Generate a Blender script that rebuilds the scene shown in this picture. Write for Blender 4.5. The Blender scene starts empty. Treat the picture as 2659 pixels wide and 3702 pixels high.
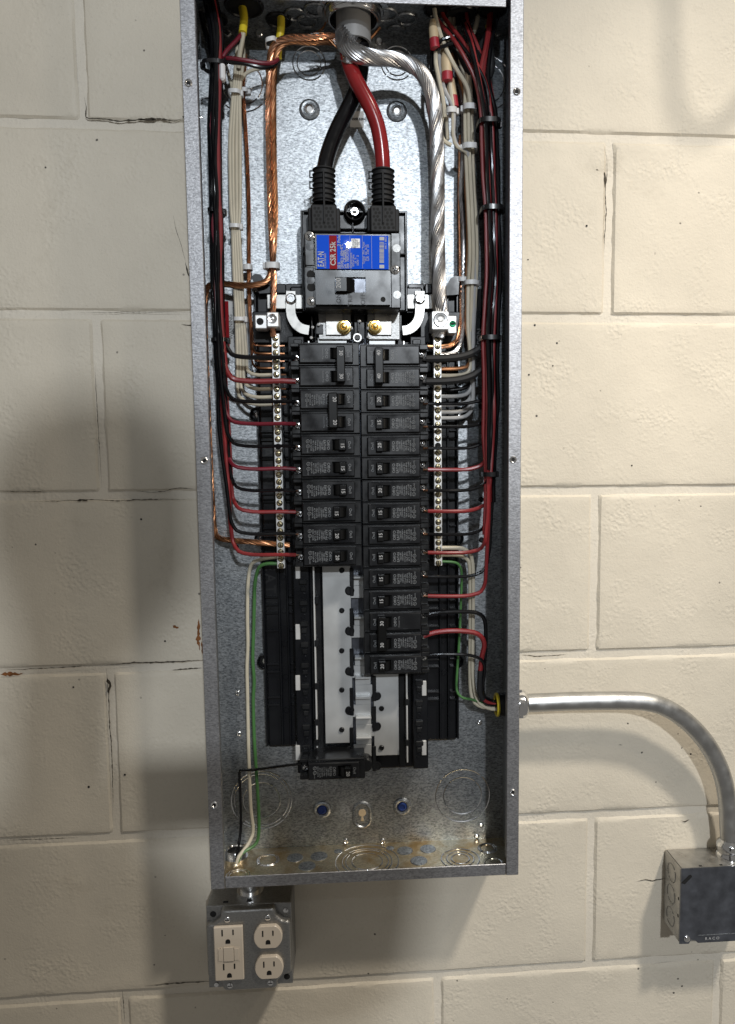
import bpy, bmesh, math, random
from mathutils import Vector, Matrix, noise
random.seed(7)
C = bpy.context.scene.collection
sc = bpy.context.scene
PI = math.pi
# ---------------------------------------------------------------- camera (solved from the block courses and the enclosure)
CX, CY, CZ = 0.2951, -0.9312, -0.3819
RX, RY, RZ = math.radians(5.63), math.radians(-3.93), math.radians(-0.93)
F_PX, W_PX, H_PX, OX, OY = 2730.2, 2659.0, 3702.0, 116.7, 67.9
def _rot():
    cx, sx, cy, sy, cz, sz = math.cos(RX), math.sin(RX), math.cos(RY), math.sin(RY), math.cos(RZ), math.sin(RZ)
    Rx = Matrix(((1,0,0),(0,cx,-sx),(0,sx,cx))); Ry = Matrix(((cy,0,sy),(0,1,0),(-sy,0,cy))); Rz = Matrix(((cz,-sz,0),(sz,cz,0),(0,0,1)))
    return Rz @ Ry @ Rx @ Matrix(((1,0,0),(0,0,-1),(0,1,0)))
RW = _rot()
CAM = Vector((CX, CY, CZ))
cam = bpy.data.cameras.new('camera'); camo = bpy.data.objects.new('camera', cam); C.objects.link(camo)
r0, r1, r2 = (Vector(RW[i]) for i in range(3))
M = Matrix((r0, -r1, -r2)).transposed().to_4x4(); M.translation = CAM
camo.matrix_world = M
cam.sensor_fit = 'VERTICAL'; cam.sensor_height = 36.0; cam.lens = F_PX / H_PX * 36.0
cam.shift_x = -OX / H_PX; cam.shift_y = OY / H_PX
cam.clip_start = 0.02; cam.clip_end = 100
sc.camera = camo
def ray(u, v):
    k = W_PX / 1629.0
    return RW.transposed() @ Vector(((u*k - W_PX/2 - OX)/F_PX, (v*k - H_PX/2 - OY)/F_PX, 1.0))
def at(u, v, d=0.0):
    """measured photo point (1629-wide grid) -> metres, on the plane d metres in front of the wall"""
    r = ray(u, v); t = (-d - CY) / r.y; p = CAM + r*t
    return Vector((p.x, -d, p.z))
def atz(u, v, z):
    r = ray(u, v); t = (z - CZ) / r.z; return CAM + r*t
def atx(u, v, x):
    r = ray(u, v); t = (x - CX) / r.x; return CAM + r*t
# ---------------------------------------------------------------- light
w = bpy.data.worlds.new('World'); sc.world = w; w.use_nodes = True
bg = w.node_tree.nodes['Background']; bg.inputs[0].default_value = (1.0, 0.96, 0.90, 1); bg.inputs[1].default_value = 0.17
def lamp(kind, name, loc, target, power, col, size=0.1, **kw):
    l = bpy.data.lights.new(name, kind); o = bpy.data.objects.new(name, l); C.objects.link(o)
    l.energy = power; l.color = col
    if kind == 'AREA':
        l.shape = 'RECTANGLE'; l.size = size; l.size_y = kw.get('size_y', size)
    else:
        l.shadow_soft_size = size
    if kind == 'SPOT':
        l.spot_size = math.radians(kw['angle']); l.spot_blend = kw.get('blend', 1.0)
    o.location = loc
    o.rotation_euler = (Vector(target) - Vector(loc)).to_track_quat('-Z', 'Y').to_euler()
    return o
lamp('SPOT', 'headlamp', (0.31, -1.38, 0.20), (0.31, 0, -0.13), 6.5, (0.78, 0.89, 1.0), 0.007, angle=66, blend=1.0)
lamp('SPOT', 'work_lamp', (0.93, -0.50, -0.12), (-0.2, 0, -0.25), 4, (1.0, 0.86, 0.68), 0.03, angle=150, blend=1.0)
lamp('SPOT', 'ceiling_lamp', (1.35, -1.15, 1.20), (0.93, 0, -0.92), 162, (1.0, 0.92, 0.80), 0.09, angle=60, blend=1.0)
lamp('AREA', 'far_ceiling_light', (0.95, -4.2, 1.05), (0.0, 0, -0.5), 82, (0.90, 0.95, 1.0), 0.13)
sc.view_settings.view_transform = 'Standard'; sc.view_settings.look = 'None'
sc.view_settings.exposure = 0.0; sc.view_settings.gamma = 1.0

# ---------------------------------------------------------------- materials
MT = {}
def mat(name, col, rough=0.5, metal=0.0, var=0.0, vscale=30.0, bump=0.0, bscale=200.0, rvar=0.0, spec=0.5, aniso=None, coat=0.0):
    m = bpy.data.materials.new(name); m.use_nodes = True
    nt = m.node_tree; b = nt.nodes['Principled BSDF']
    b.inputs['Base Color'].default_value = (*col, 1); b.inputs['Roughness'].default_value = rough
    b.inputs['Metallic'].default_value = metal; b.inputs['Specular IOR Level'].default_value = spec
    b.inputs['Coat Weight'].default_value = coat
    tc = nt.nodes.new('ShaderNodeTexCoord')
    if var or rvar:
        n = nt.nodes.new('ShaderNodeTexNoise'); n.inputs['Scale'].default_value = vscale; n.inputs['Detail'].default_value = 5
        mp = nt.nodes.new('ShaderNodeMapping'); nt.links.new(tc.outputs['Object'], mp.inputs[0]); nt.links.new(mp.outputs[0], n.inputs['Vector'])
        if aniso: mp.inputs['Scale'].default_value = aniso
        if var:
            mx = nt.nodes.new('ShaderNodeMix'); mx.data_type = 'RGBA'
            mx.inputs['A'].default_value = (*[c*(1-var) for c in col], 1); mx.inputs['B'].default_value = (*[min(1, c*(1+var)) for c in col], 1)
            rp = nt.nodes.new('ShaderNodeMapRange'); rp.inputs['From Min'].default_value = .3; rp.inputs['From Max'].default_value = .7
            nt.links.new(n.outputs['Fac'], rp.inputs['Value']); nt.links.new(rp.outputs[0], mx.inputs['Factor'])
            nt.links.new(mx.outputs['Result'], b.inputs['Base Color'])
        if rvar:
            rr = nt.nodes.new('ShaderNodeMapRange'); rr.inputs['From Min'].default_value = .3; rr.inputs['From Max'].default_value = .7
            rr.inputs['To Min'].default_value = max(.03, rough-rvar); rr.inputs['To Max'].default_value = min(1, rough+rvar)
            nt.links.new(n.outputs['Fac'], rr.inputs['Value']); nt.links.new(rr.outputs[0], b.inputs['Roughness'])
    if bump:
        n2 = nt.nodes.new('ShaderNodeTexNoise'); n2.inputs['Scale'].default_value = bscale; n2.inputs['Detail'].default_value = 3
        nt.links.new(tc.outputs['Object'], n2.inputs['Vector'])
        bp = nt.nodes.new('ShaderNodeBump'); bp.inputs['Strength'].default_value = bump; bp.inputs['Distance'].default_value = 0.001
        nt.links.new(n2.outputs['Fac'], bp.inputs['Height']); nt.links.new(bp.outputs[0], b.inputs['Normal'])
    MT[name] = m
    return m
def galv(name, c0, c1, rough, stain=None):
    """galvanised sheet: fine speckled spangle, faint rolled grain, optional stain of rust and painted golden light"""
    m = bpy.data.materials.new(name); m.use_nodes = True; nt = m.node_tree; N = nt.nodes; L = nt.links; b = N['Principled BSDF']
    tc = N.new('ShaderNodeTexCoord')
    n = N.new('ShaderNodeTexNoise'); n.inputs['Scale'].default_value = 560; n.inputs['Detail'].default_value = 4; n.inputs['Roughness'].default_value = .7
    mp = N.new('ShaderNodeMapping'); mp.inputs['Scale'].default_value = (.6, 1, 1.3); L.new(tc.outputs['Object'], mp.inputs[0]); L.new(mp.outputs[0], n.inputs['Vector'])
    n3 = N.new('ShaderNodeTexNoise'); n3.inputs['Scale'].default_value = 14; n3.inputs['Detail'].default_value = 4; L.new(tc.outputs['Object'], n3.inputs['Vector'])
    r = N.new('ShaderNodeMapRange'); r.inputs['From Min'].default_value = .36; r.inputs['From Max'].default_value = .64; L.new(n.outputs['Fac'], r.inputs['Value'])
    mx = N.new('ShaderNodeMix'); mx.data_type = 'RGBA'; mx.inputs['A'].default_value = (*c0, 1); mx.inputs['B'].default_value = (*c1, 1); L.new(r.outputs[0], mx.inputs['Factor'])
    out = mx.outputs['Result']
    if stain:
        n4 = N.new('ShaderNodeTexNoise'); n4.inputs['Scale'].default_value = 22; n4.inputs['Detail'].default_value = 6; n4.inputs['Roughness'].default_value = .65; L.new(tc.outputs['Object'], n4.inputs['Vector'])
        r4 = N.new('ShaderNodeMapRange'); r4.inputs['From Min'].default_value = .44; r4.inputs['From Max'].default_value = .66; L.new(n4.outputs['Fac'], r4.inputs['Value'])
        m4 = N.new('ShaderNodeMix'); m4.data_type = 'RGBA'; L.new(r4.outputs[0], m4.inputs['Factor']); L.new(out, m4.inputs['A']); m4.inputs['B'].default_value = (*stain, 1)
        out = m4.outputs['Result']
    L.new(out, b.inputs['Base Color'])
    b.inputs['Metallic'].default_value = 0.9
    ra = N.new('ShaderNodeMapRange'); ra.inputs['To Min'].default_value = rough-.08; ra.inputs['To Max'].default_value = rough+.1; L.new(n3.outputs['Fac'], ra.inputs['Value']); L.new(ra.outputs[0], b.inputs['Roughness'])
    bp = N.new('ShaderNodeBump'); bp.inputs['Strength'].default_value = .35; bp.inputs['Distance'].default_value = .0006; L.new(n.outputs['Fac'], bp.inputs['Height']); L.new(bp.outputs[0], b.inputs['Normal'])
    MT[name] = m
def wallmat(name, col):
    m = bpy.data.materials.new(name); m.use_nodes = True; nt = m.node_tree; N = nt.nodes; L = nt.links; b = N['Principled BSDF']
    g = N.new('ShaderNodeNewGeometry'); pos = g.outputs['Position']
    def nz(s, d, rgh=.55):
        n = N.new('ShaderNodeTexNoise'); n.inputs['Scale'].default_value = s; n.inputs['Detail'].default_value = d; n.inputs['Roughness'].default_value = rgh; L.new(pos, n.inputs['Vector']); return n
    def rng(o, a, c, t0=0., t1=1.):
        r = N.new('ShaderNodeMapRange'); r.inputs['From Min'].default_value = a; r.inputs['From Max'].default_value = c; r.inputs['To Min'].default_value = t0; r.inputs['To Max'].default_value = t1; L.new(o, r.inputs['Value']); return r.outputs[0]
    def mix(f, a, c):
        x = N.new('ShaderNodeMix'); x.data_type = 'RGBA'; L.new(f, x.inputs['Factor'])
        for s, k in ((a, 'A'), (c, 'B')):
            if isinstance(s, tuple): x.inputs[k].default_value = (*s, 1)
            else: L.new(s, x.inputs[k])
        return x.outputs['Result']
    big = nz(5, 5); c = mix(rng(big.outputs['Fac'], .35, .65), tuple(k*.92 for k in col), tuple(min(1, k*1.05) for k in col))
    grit = nz(240, 4, .7); c = mix(rng(grit.outputs['Fac'], .58, .74, 0, .30), c, tuple(k*.55 for k in col))
    dirt = nz(9, 9, .7); c = mix(rng(dirt.outputs['Fac'], .60, .80, 0, .35), c, (.30, .25, .18))
    vo = N.new('ShaderNodeTexVoronoi'); vo.inputs['Scale'].default_value = 34; L.new(pos, vo.inputs['Vector'])
    wob = nz(160, 3); ad = N.new('ShaderNodeMath'); ad.operation = 'MULTIPLY_ADD'; L.new(wob.outputs['Fac'], ad.inputs[0]); ad.inputs[1].default_value = .12; L.new(vo.outputs['Distance'], ad.inputs[2])
    pit = rng(ad.outputs[0], .115, .085)
    gate = nz(7, 2); gm = N.new('ShaderNodeMath'); gm.operation = 'MULTIPLY'; L.new(pit, gm.inputs[0]); L.new(rng(gate.outputs['Fac'], .45, .56), gm.inputs[1])
    c = mix(gm.outputs[0], c, (.055, .05, .045))
    L.new(c, b.inputs['Base Color'])
    b.inputs['Roughness'].default_value = .55; b.inputs['Specular IOR Level'].default_value = .35
    n1 = nz(60, 6, .6); n2 = nz(330, 4, .65)
    v2 = N.new('ShaderNodeTexVoronoi'); v2.inputs['Scale'].default_value = 230; v2.feature = 'SMOOTH_F1'; L.new(pos, v2.inputs['Vector'])
    gate2 = nz(16, 3)
    hp = N.new('ShaderNodeMath'); hp.operation = 'MULTIPLY'; L.new(rng(v2.outputs['Distance'], .25, .55), hp.inputs[0]); L.new(rng(gate2.outputs['Fac'], .48, .68, 0, .8), hp.inputs[1])
    s = N.new('ShaderNodeMath'); s.operation = 'MULTIPLY_ADD'; L.new(n2.outputs['Fac'], s.inputs[0]); s.inputs[1].default_value = .75; L.new(n1.outputs['Fac'], s.inputs[2])
    s2 = N.new('ShaderNodeMath'); s2.operation = 'ADD'; L.new(s.outputs[0], s2.inputs[0]); L.new(hp.outputs[0], s2.inputs[1])
    s3 = N.new('ShaderNodeMath'); s3.operation = 'SUBTRACT'; L.new(s2.outputs[0], s3.inputs[0]); L.new(gm.outputs[0], s3.inputs[1])
    bp = N.new('ShaderNodeBump'); bp.inputs['Strength'].default_value = .40; bp.inputs['Distance'].default_value = .0016; L.new(s3.outputs[0], bp.inputs['Height']); L.new(bp.outputs[0], b.inputs['Normal'])
    MT[name] = m
wallmat('wall_paint', (.66, .60, .495)); wallmat('joint_paint', (.69, .635, .54))
galv('galvanised', (.16, .17, .18), (.52, .545, .565), .40)
galv('galvanised_rust_goldlit', (.42, .37, .26), (.74, .66, .49), .30, stain=(.40, .25, .09))  # floor sheet: rust, with golden reflected light put into its base and stain
galv('flange_steel', (.24, .24, .25), (.46, .46, .475), .42)
galv('cover_steel', (.26, .26, .255), (.37, .37, .365), .40)
mat('black_plastic', (0.0060, 0.0066, 0.0078), .33, rvar=.10, vscale=40, bump=.05, bscale=300, spec=.5)
mat('tray_plastic', (0.0054, 0.0060, 0.0078), .30, rvar=.12, vscale=30, spec=.38)
mat('breaker_body', (.006,.0065,.0075), .32, rvar=.12, vscale=50, spec=.55)
mat('breaker_face', (.007,.0075,.009), .27, rvar=.12, vscale=40, spec=.6)
mat('toggle_black', (.003,.003,.003), .30, spec=.38)
mat('well_plate', (.10, .105, .12), .22, .7, var=.3, vscale=150)
mat('boot_rubber', (.013,.013,.014), .62, spec=.38)
mat('hole_dark', (.004, .004, .004), .8)
mat('wire_red', (.21, .020, .022), .34, var=.12, vscale=60)
mat('wire_dark_red', (.14, .009, .020), .34, var=.12, vscale=60)
mat('wire_black', (.004, .004, .005), .17, rvar=.05, vscale=80, spec=.45)
mat('cable_red', (.26, .016, .018), .20, var=.12, vscale=60)
mat('wire_cream', (.56, .51, .40), .38, var=.08, vscale=40)
mat('wire_grey', (.40, .40, .40), .36, var=.08, vscale=40)
mat('wire_green', (.06, .17, .05), .36, var=.1, vscale=40)
mat('copper', (.72, .37, .22), .26, 1.0, var=.25, vscale=90, rvar=.08)
mat('copper_dull_shaded', (.42, .20, .10), .38, 1.0, var=.3, vscale=90, rvar=.08)  # dull copper, also used to paint the shaded side cable darker
mat('aluminium', (.60, .60, .61), .34, 1.0, var=.12, vscale=120, rvar=.08)
mat('strand_gap_shade', (.05, .045, .04), .5, .8)  # dark colour painting the shade in the gaps between cable strands
mat('bus_tin', (.52, .53, .53), .40, .45, var=.10, vscale=25, rvar=.10)
mat('strap_metal', (.42, .41, .39), .36, .85, var=.22, vscale=70, rvar=.12)
mat('bar_tin', (.80, .80, .79), .34, .55, var=.06, vscale=60)
mat('zinc', (.80, .80, .80), .20, 1.0, var=.1, vscale=200)
mat('brass', (.75, .55, .20), .22, 1.0, var=.15, vscale=120)
mat('brass_screw', (.62, .54, .34), .24, 1.0, var=.2, vscale=200)
mat('green_screw', (.03, .35, .16), .3, .6)
mat('blue_screw', (.02, .05, .22), .4, .2)
mat('label_blue', (.008, .085, .66), .012)
mat('label_red', (.26, .015, .02), .012)
mat('label_white', (.78, .78, .78), .4)
mat('print_white', (.42, .42, .42), .5)
mat('print_grey', (.21, .22, .23), .5)
mat('print_black', (.01, .01, .012), .5)
mat('pvc', (.30, .30, .30), .45, var=.06, vscale=40)
mat('blued_steel', (.15, .16, .185), .36, .85, var=.25, vscale=60, rvar=.08)
mat('emt', (.52, .52, .51), .40, 1.0, var=.08, vscale=60, rvar=.10, bump=.04, bscale=300)
mat('chrome', (.80, .80, .80), .12, 1.0)
mat('yellow', (.72, .56, .03), .45, var=.08, vscale=40)
mat('tan_nut', (.60, .47, .30), .42)
mat('red_skirt', (.36, .02, .035), .42)
mat('tie_black', (.008, .008, .009), .25)
mat('tie_white', (.62, .62, .62), .38)
mat('ivory', (.68, .60, .50), .36)
mat('paper', (.55, .55, .54), .6)
mat('crack_dark', (.05, .04, .028), .9, var=.5, vscale=120)
mat('rust', (.20, .075, .02), .85, var=.5, vscale=90)
mat('cloth', (.03, .03, .035), .9)

# ---------------------------------------------------------------- mesh helpers
class MB:
    """collects verts and faces in world metres"""
    def __init__(s): s.v = []; s.f = []; s.sm = []
    def add(s, vs, fs, smooth=False):
        k = len(s.v); s.v += [Vector(p) for p in vs]; s.f += [tuple(i+k for i in f) for f in fs]; s.sm += [smooth]*len(fs); return s
    def box(s, x0, x1, z0, z1, d0, d1, bev=0.0):
        """x range, z range, depth range in front of the wall; bev = chamfer"""
        a, b = (x0+x1)/2, abs(x1-x0)/2; c, e = -(d0+d1)/2, abs(d1-d0)/2; g, h = (z0+z1)/2, abs(z1-z0)/2
        bev = min(bev, b*.9, e*.9, h*.9)
        if bev <= 0:
            vs = [(a+i*b, c+j*e, g+k*h) for i in (-1,1) for j in (-1,1) for k in (-1,1)]
            return s.add(vs, [(0,1,3,2),(4,6,7,5),(0,4,5,1),(2,3,7,6),(0,2,6,4),(1,5,7,3)])
        vs = []; idx = {}
        for i in (-1,1):
            for j in (-1,1):
                for k in (-1,1):
                    for ax in range(3):
                        p = [b*i, e*j, h*k]; sg = (i, j, k)
                        for q in range(3):
                            if q != ax: p[q] -= sg[q]*bev
                        idx[i,j,k,ax] = len(vs); vs.append((a+p[0], c+p[1], g+p[2]))
        fs = []
        for ax in range(3):
            o = [q for q in range(3) if q != ax]
            for sgn in (-1,1):
                q = []
                for (m, n) in ((-1,-1),(1,-1),(1,1),(-1,1)):
                    t = [0,0,0]; t[ax] = sgn; t[o[0]] = m; t[o[1]] = n; q.append(idx[t[0],t[1],t[2],ax])
                fs.append(tuple(q))
            for m in (-1,1):
                for n in (-1,1):
                    t0 = [0,0,0]; t0[ax] = -1; t0[o[0]] = m; t0[o[1]] = n; t1 = list(t0); t1[ax] = 1
                    fs.append((idx[(*t0, o[0])], idx[(*t1, o[0])], idx[(*t1, o[1])], idx[(*t0, o[1])]))
        for i in (-1,1):
            for j in (-1,1):
                for k in (-1,1): fs.append(tuple(idx[i,j,k,ax] for ax in range(3)))
        return s.add(vs, fs)
    def tube(s, pts, r, n=8, cap=True):
        pts = [Vector(p) for p in pts]; m = len(pts)
        rs = r if isinstance(r, (list, tuple)) else [r]*m
        t0 = (pts[1]-pts[0]).normalized(); up = Vector((0,1,0)) if abs(t0.y) < .9 else Vector((1,0,0))
        nrm = (up - t0*up.dot(t0)).normalized(); vs = []
        for i in range(m):
            t = (pts[min(i+1,m-1)]-pts[max(i-1,0)]).normalized()
            nrm = (nrm - t*nrm.dot(t)).normalized(); bn = t.cross(nrm)
            for k in range(n):
                a = 2*PI*k/n; vs.append(pts[i] + (nrm*math.cos(a) + bn*math.sin(a))*rs[i])
        fs = [(i*n+k, i*n+(k+1)%n, (i+1)*n+(k+1)%n, (i+1)*n+k) for i in range(m-1) for k in range(n)]
        s.add(vs, fs, True)
        if cap:
            s.add(vs[:n], [tuple(reversed(range(n)))]); s.add(vs[-n:], [tuple(range(n))])
        return s
    def cyl(s, p0, p1, r, n=16): return s.tube([p0, p1], r, n)
    def lathe(s, p, ax, prof, n=20):
        """profile [(h, r)] turned about axis ax from p"""
        p = Vector(p); ax = Vector(ax).normalized(); u = ax.orthogonal().normalized(); w_ = ax.cross(u); vs = []
        for h, r in prof:
            for k in range(n):
                a = 2*PI*k/n; vs.append(p + ax*h + (u*math.cos(a)+w_*math.sin(a))*r)
        fs = [(i*n+k, i*n+(k+1)%n, (i+1)*n+(k+1)%n, (i+1)*n+k) for i in range(len(prof)-1) for k in range(n)]
        return s.add(vs, fs, True)
    def disc(s, p, ax, r, n=20, sy=1.0):
        p = Vector(p); ax = Vector(ax).normalized(); u = ax.orthogonal().normalized(); w_ = ax.cross(u)
        return s.add([p+(u*math.cos(2*PI*k/n)+w_*sy*math.sin(2*PI*k/n))*r for k in range(n)], [tuple(range(n))])
    def ring(s, p, ax, R, r, n=40, m=6, gaps=0):
        """torus; gaps leaves out short webs as on a knockout"""
        p = Vector(p); ax = Vector(ax).normalized(); u = ax.orthogonal().normalized(); w_ = ax.cross(u)
        vs = []
        for k in range(n):
            a = 2*PI*k/n; e = u*math.cos(a)+w_*math.sin(a)
            for j in range(m):
                b = 2*PI*j/m; vs.append(p + e*(R + r*math.cos(b)) + ax*r*math.sin(b))
        fs = []
        for k in range(n):
            if gaps and (k % (n//gaps)) == 0: continue
            k2 = (k+1) % n
            for j in range(m): fs.append((k*m+j, k2*m+j, k2*m+(j+1)%m, k*m+(j+1)%m))
        return s.add(vs, fs, True)
    def prism(s, poly, d0, d1):
        """outline in (x, z), from depth d0 to d1"""
        n = len(poly); vs = [(x, -d0, z) for x, z in poly] + [(x, -d1, z) for x, z in poly]
        fs = [tuple(range(n)), tuple(reversed(range(n, 2*n)))] + [(i, i+n, (i+1)%n+n, (i+1)%n) for i in range(n)]
        return s.add(vs, fs)
    def mesh(s, name, off=Vector((0,0,0)), ang=35):
        me = bpy.data.meshes.new(name); me.from_pydata([p-off for p in s.v], [], s.f)
        bm = bmesh.new(); bm.from_mesh(me); bmesh.ops.recalc_face_normals(bm, faces=bm.faces); bm.to_mesh(me); bm.free()
        for p, q in zip(me.polygons, s.sm): p.use_smooth = q
        if any(s.sm): me.set_sharp_from_angle(angle=math.radians(ang))
        me.update(); return me
def tag(o, label=None, cat=None, group=None, kind=None):
    for k, v in (('label', label), ('category', cat), ('group', group), ('kind', kind)):
        if v: o[k] = v
    return o
def thing(name, label, cat, loc=(0,0,0), group=None, rot=None):
    o = bpy.data.objects.new(name, None); C.objects.link(o); o.location = loc; o.empty_display_size = .02
    if rot: o.rotation_euler = rot
    return tag(o, label, cat, group)
def part(name, mb, m, parent=None, label=None, local=False, mats=None):
    """links a builder's mesh under parent; world coords unless local"""
    root = parent; off = Vector((0,0,0))
    while root is not None and not local:
        off = off + Vector(root.location); root = root.parent
    me = mb.mesh(name, off) if isinstance(mb, MB) else mb
    if m: me.materials.clear(); me.materials.append(MT[m])
    o = bpy.data.objects.new(name, me); C.objects.link(o)
    if parent is not None: o.parent = parent
    if label: o['label'] = label
    return o
def solo(name, mb, m, label, cat, group=None, kind=None):
    """a thing that is one mesh, its origin at the middle of its bounds"""
    c = sum(mb.v, Vector((0,0,0)))/len(mb.v)
    me = mb.mesh(name, c); me.materials.append(MT[m]); o = bpy.data.objects.new(name, me); o.location = c; C.objects.link(o)
    return tag(o, label, cat, group, kind)
def copytree(o, parent=None):
    c = o.copy(); C.objects.link(c)
    if parent is not None: c.parent = parent
    for ch in list(o.children): copytree(ch, c)
    return c
def spline(pts, step=.004):
    """Catmull-Rom through points, resampled"""
    P = [Vector(p) for p in pts]; P = [P[0]*2-P[1]] + P + [P[-1]*2-P[-2]]; out = []
    for i in range(1, len(P)-2):
        a, b, c, d = P[i-1:i+3]; n = max(2, int((c-b).length/step))
        for k in range(n):
            t = k/n; out.append(((b*2) + (c-a)*t + (a*2-b*5+c*4-d)*t*t + (b*3-a-c*3+d)*t**3)*.5)
    out.append(P[-2]); return out
def uvd(pts): return [at(*p) for p in pts]
FONT = {}
def textmesh(s, size, bold=0.0):
    k = (s, bold)
    if k not in FONT:
        cu = bpy.data.curves.new('t', 'FONT'); cu.body = s; cu.size = 1; cu.align_x = 'CENTER'; cu.align_y = 'CENTER'; cu.offset = bold; cu.resolution_u = 2
        o = bpy.data.objects.new('t', cu); C.objects.link(o); bpy.context.view_layer.update()
        me = bpy.data.meshes.new_from_object(o.evaluated_get(bpy.context.evaluated_depsgraph_get()))
        FONT[k] = ([v.co.copy() for v in me.vertices], [tuple(p.vertices) for p in me.polygons])
        bpy.data.objects.remove(o); bpy.data.curves.remove(cu); bpy.data.meshes.remove(me)
    return FONT[k]
def text(mb, s, p, size, ang=0.0, bold=0.0, sx=1.0):
    """flat lettering facing the viewer at p, turned ang degrees counter-clockwise"""
    vs, fs = textmesh(s, size, bold); p = Vector(p); a = math.radians(ang); c, q = math.cos(a), math.sin(a)
    mb.add([p + Vector(((v.x*sx*c - v.y*q)*size, 0, (v.x*sx*q + v.y*c)*size)) for v in vs], fs)
ORD = ['first','second','third','fourth','fifth','sixth','seventh','eighth','ninth','tenth','eleventh','twelfth','thirteenth','fourteenth','fifteenth','sixteenth']
FWD = Vector((0,-1,0)); UP = Vector((0,0,1)); RT = Vector((1,0,0))
# ================================================================ WALL
K = 1629.0/2659.0
JOBS = {0:((0,442),(662,452),(1892,492),(2653,508)), 1:((0,1135),(688,1140),(1886,1150),(2653,1153)), 2:((0,1795),(709,1789),(1886,1779),(2654,1767)),
        3:((0,2427),(731,2413),(1886,2370),(2654,2355)), 4:((0,3046),(746,3014),(1884,2961),(2572,2927)), 5:((0,3620),(798,3582),(1591,3523),(2629,3461))}
JL = {}
for k, pts in JOBS.items():
    q = [at(a*K, b*K, 0) for a, b in pts]
    JL[k] = ((q[0].x+q[1].x)/2, (q[0].z+q[1].z)/2, (q[2].x+q[3].x)/2, (q[2].z+q[3].z)/2)
def jz(k, x):
    if k in JL:
        a, b, c, d = JL[k]; return b + (d-b)*(x-a)/(c-a)
    return jz(0, x) - k*.2132 if k < 0 else jz(5, x) - (k-5)*.2132
VX = {-1:at(299*K,370*K).x, 1:at(350*K,1250*K).x, 3:at(407*K,2700*K).x, 5:at(450*K,3650*K).x, 0:at(2203*K,820*K).x-.6096, 2:at(2150*K,2070*K).x-.6096, 4:at(2137*K,3200*K).x-.6096}
GX = at(1583*K, 3600*K).x
wall = thing('block_wall', 'cream painted concrete block wall behind the open electrical panel', 'wall', (.3, 0, -1.4))
wall['kind'] = 'structure'
mb = MB(); mb.box(-1.25, 1.75, -1.75, .95, -.19, -.0032); part('mortar', mb, 'joint_paint', wall)
rw = random.Random(3)
def block(x0, x1, k):
    nx = max(6, int((x1-x0)/.012)); nz = 18; hj = .0048; sd = rw.random()*50; mb = MB(); vs = []
    xs = [0, .25, .6] + list(range(1, nx)) + [nx-.6, nx-.25, nx]; zs = [0, .25, .6] + list(range(1, nz)) + [nz-.6, nz-.25, nz]
    for i in xs:
        for j in zs:
            s, t = i/nx, j/nz; x = x0 + hj + (x1-x0-2*hj)*s
            zt = jz(k, x) - hj; zb = jz(k+1, x) + hj; z = zb + (zt-zb)*t
            ex = min(s, 1-s)*(x1-x0); ez = min(t, 1-t)*.2; e = min(ex, ez)
            n1 = noise.noise(Vector((x*55+sd, z*55, 1))); n2 = noise.noise(Vector((x*14+sd, z*14, 5)))
            y = .0032*math.exp(-e/.0014) + .0006*n1 + .0009*n2
            edge = max(0, 1 - e/.003)*.0014
            x += edge*n1; z += edge*noise.noise(Vector((x*70, z*70, sd)))
            vs.append((x, y, z))
    m = len(zs); mb.add(vs, [(a*m+b, a*m+b+1, (a+1)*m+b+1, (a+1)*m+b) for a in range(len(xs)-1) for b in range(m-1)], True)
    part('block', mb, 'wall_paint', wall)
for k in range(-3, 8):
    base = VX.get(k, 0.0)
    js = [base + .4064*n for n in range(-3, 5)] if k % 2 else [base + .2032 + .4064*n for n in range(-3, 5)]
    if k == 5: js = [VX[5]-.8128, VX[5]-.4064, VX[5], GX, VX[5]+.79, VX[5]+1.2]
    for a, b in zip(js, js[1:]):
        if b > -1.0 and a < 1.5: block(a, b, k)
def crack(pts, wid, m='crack_dark', name='crack', d=.0008):
    P = spline([at(u, v, d) for u, v in pts], .0022); mb = MB(); vs = []; sd = rw.random()*90; n = len(P)
    for i, p in enumerate(P):
        t = (P[min(i+1, n-1)]-P[max(i-1, 0)]).normalized(); q = Vector((-t.z, 0, t.x))
        f = .68*min(1, 4*i/n, 4*(n-1-i)/n)
        a = wid*f*(.35+abs(noise.noise(Vector((i*.35+sd, 1, 2))))*1.7); c = wid*f*(.35+abs(noise.noise(Vector((i*.35+sd, 9, 2))))*1.7)
        j = wid*.8*noise.noise(Vector((i*.22+sd, 4, 4)))
        vs += [p+q*(a+j), p-q*(c-j)]
    mb.add(vs, [(2*i, 2*i+1, 2*i+3, 2*i+2) for i in range(n-1)]); part(name, mb, m, wall)
crack([(187,212),(191,235),(190,252),(194,262),(225,263),(262,268),(300,266),(345,262),(380,267),(414,262)], .0017)
crack([(306,262),(318,264),(330,267),(348,264)], .0034, 'crack_dark', 'chip')
crack([(404,258),(415,262)], .003, 'crack_dark', 'chip')
crack([(160,691),(230,692),(300,691),(370,693),(430,692)], .0005)
crack([(400,718),(418,720),(432,720)], .001)
crack([(210,800),(214,880),(219,960),(226,1080)], .0006)
crack([(0,1089),(60,1088),(120,1090)], .0007); crack([(290,1083),(330,1090),(365,1088),(390,1081),(440,1083)], .0007)
crack([(60,1111),(140,1109),(210,1107),(260,1109),(340,1106),(430,1106)], .0010)
crack([(168,1109),(182,1108),(196,1109)], .0022, 'crack_dark', 'chip')
crack([(0,1484),(60,1482),(140,1478),(220,1473)], .0009); crack([(230,1474),(270,1470),(330,1467),(400,1465),(452,1461)], .0016)
crack([(380,1484),(420,1481),(452,1479)], .0012)
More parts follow.
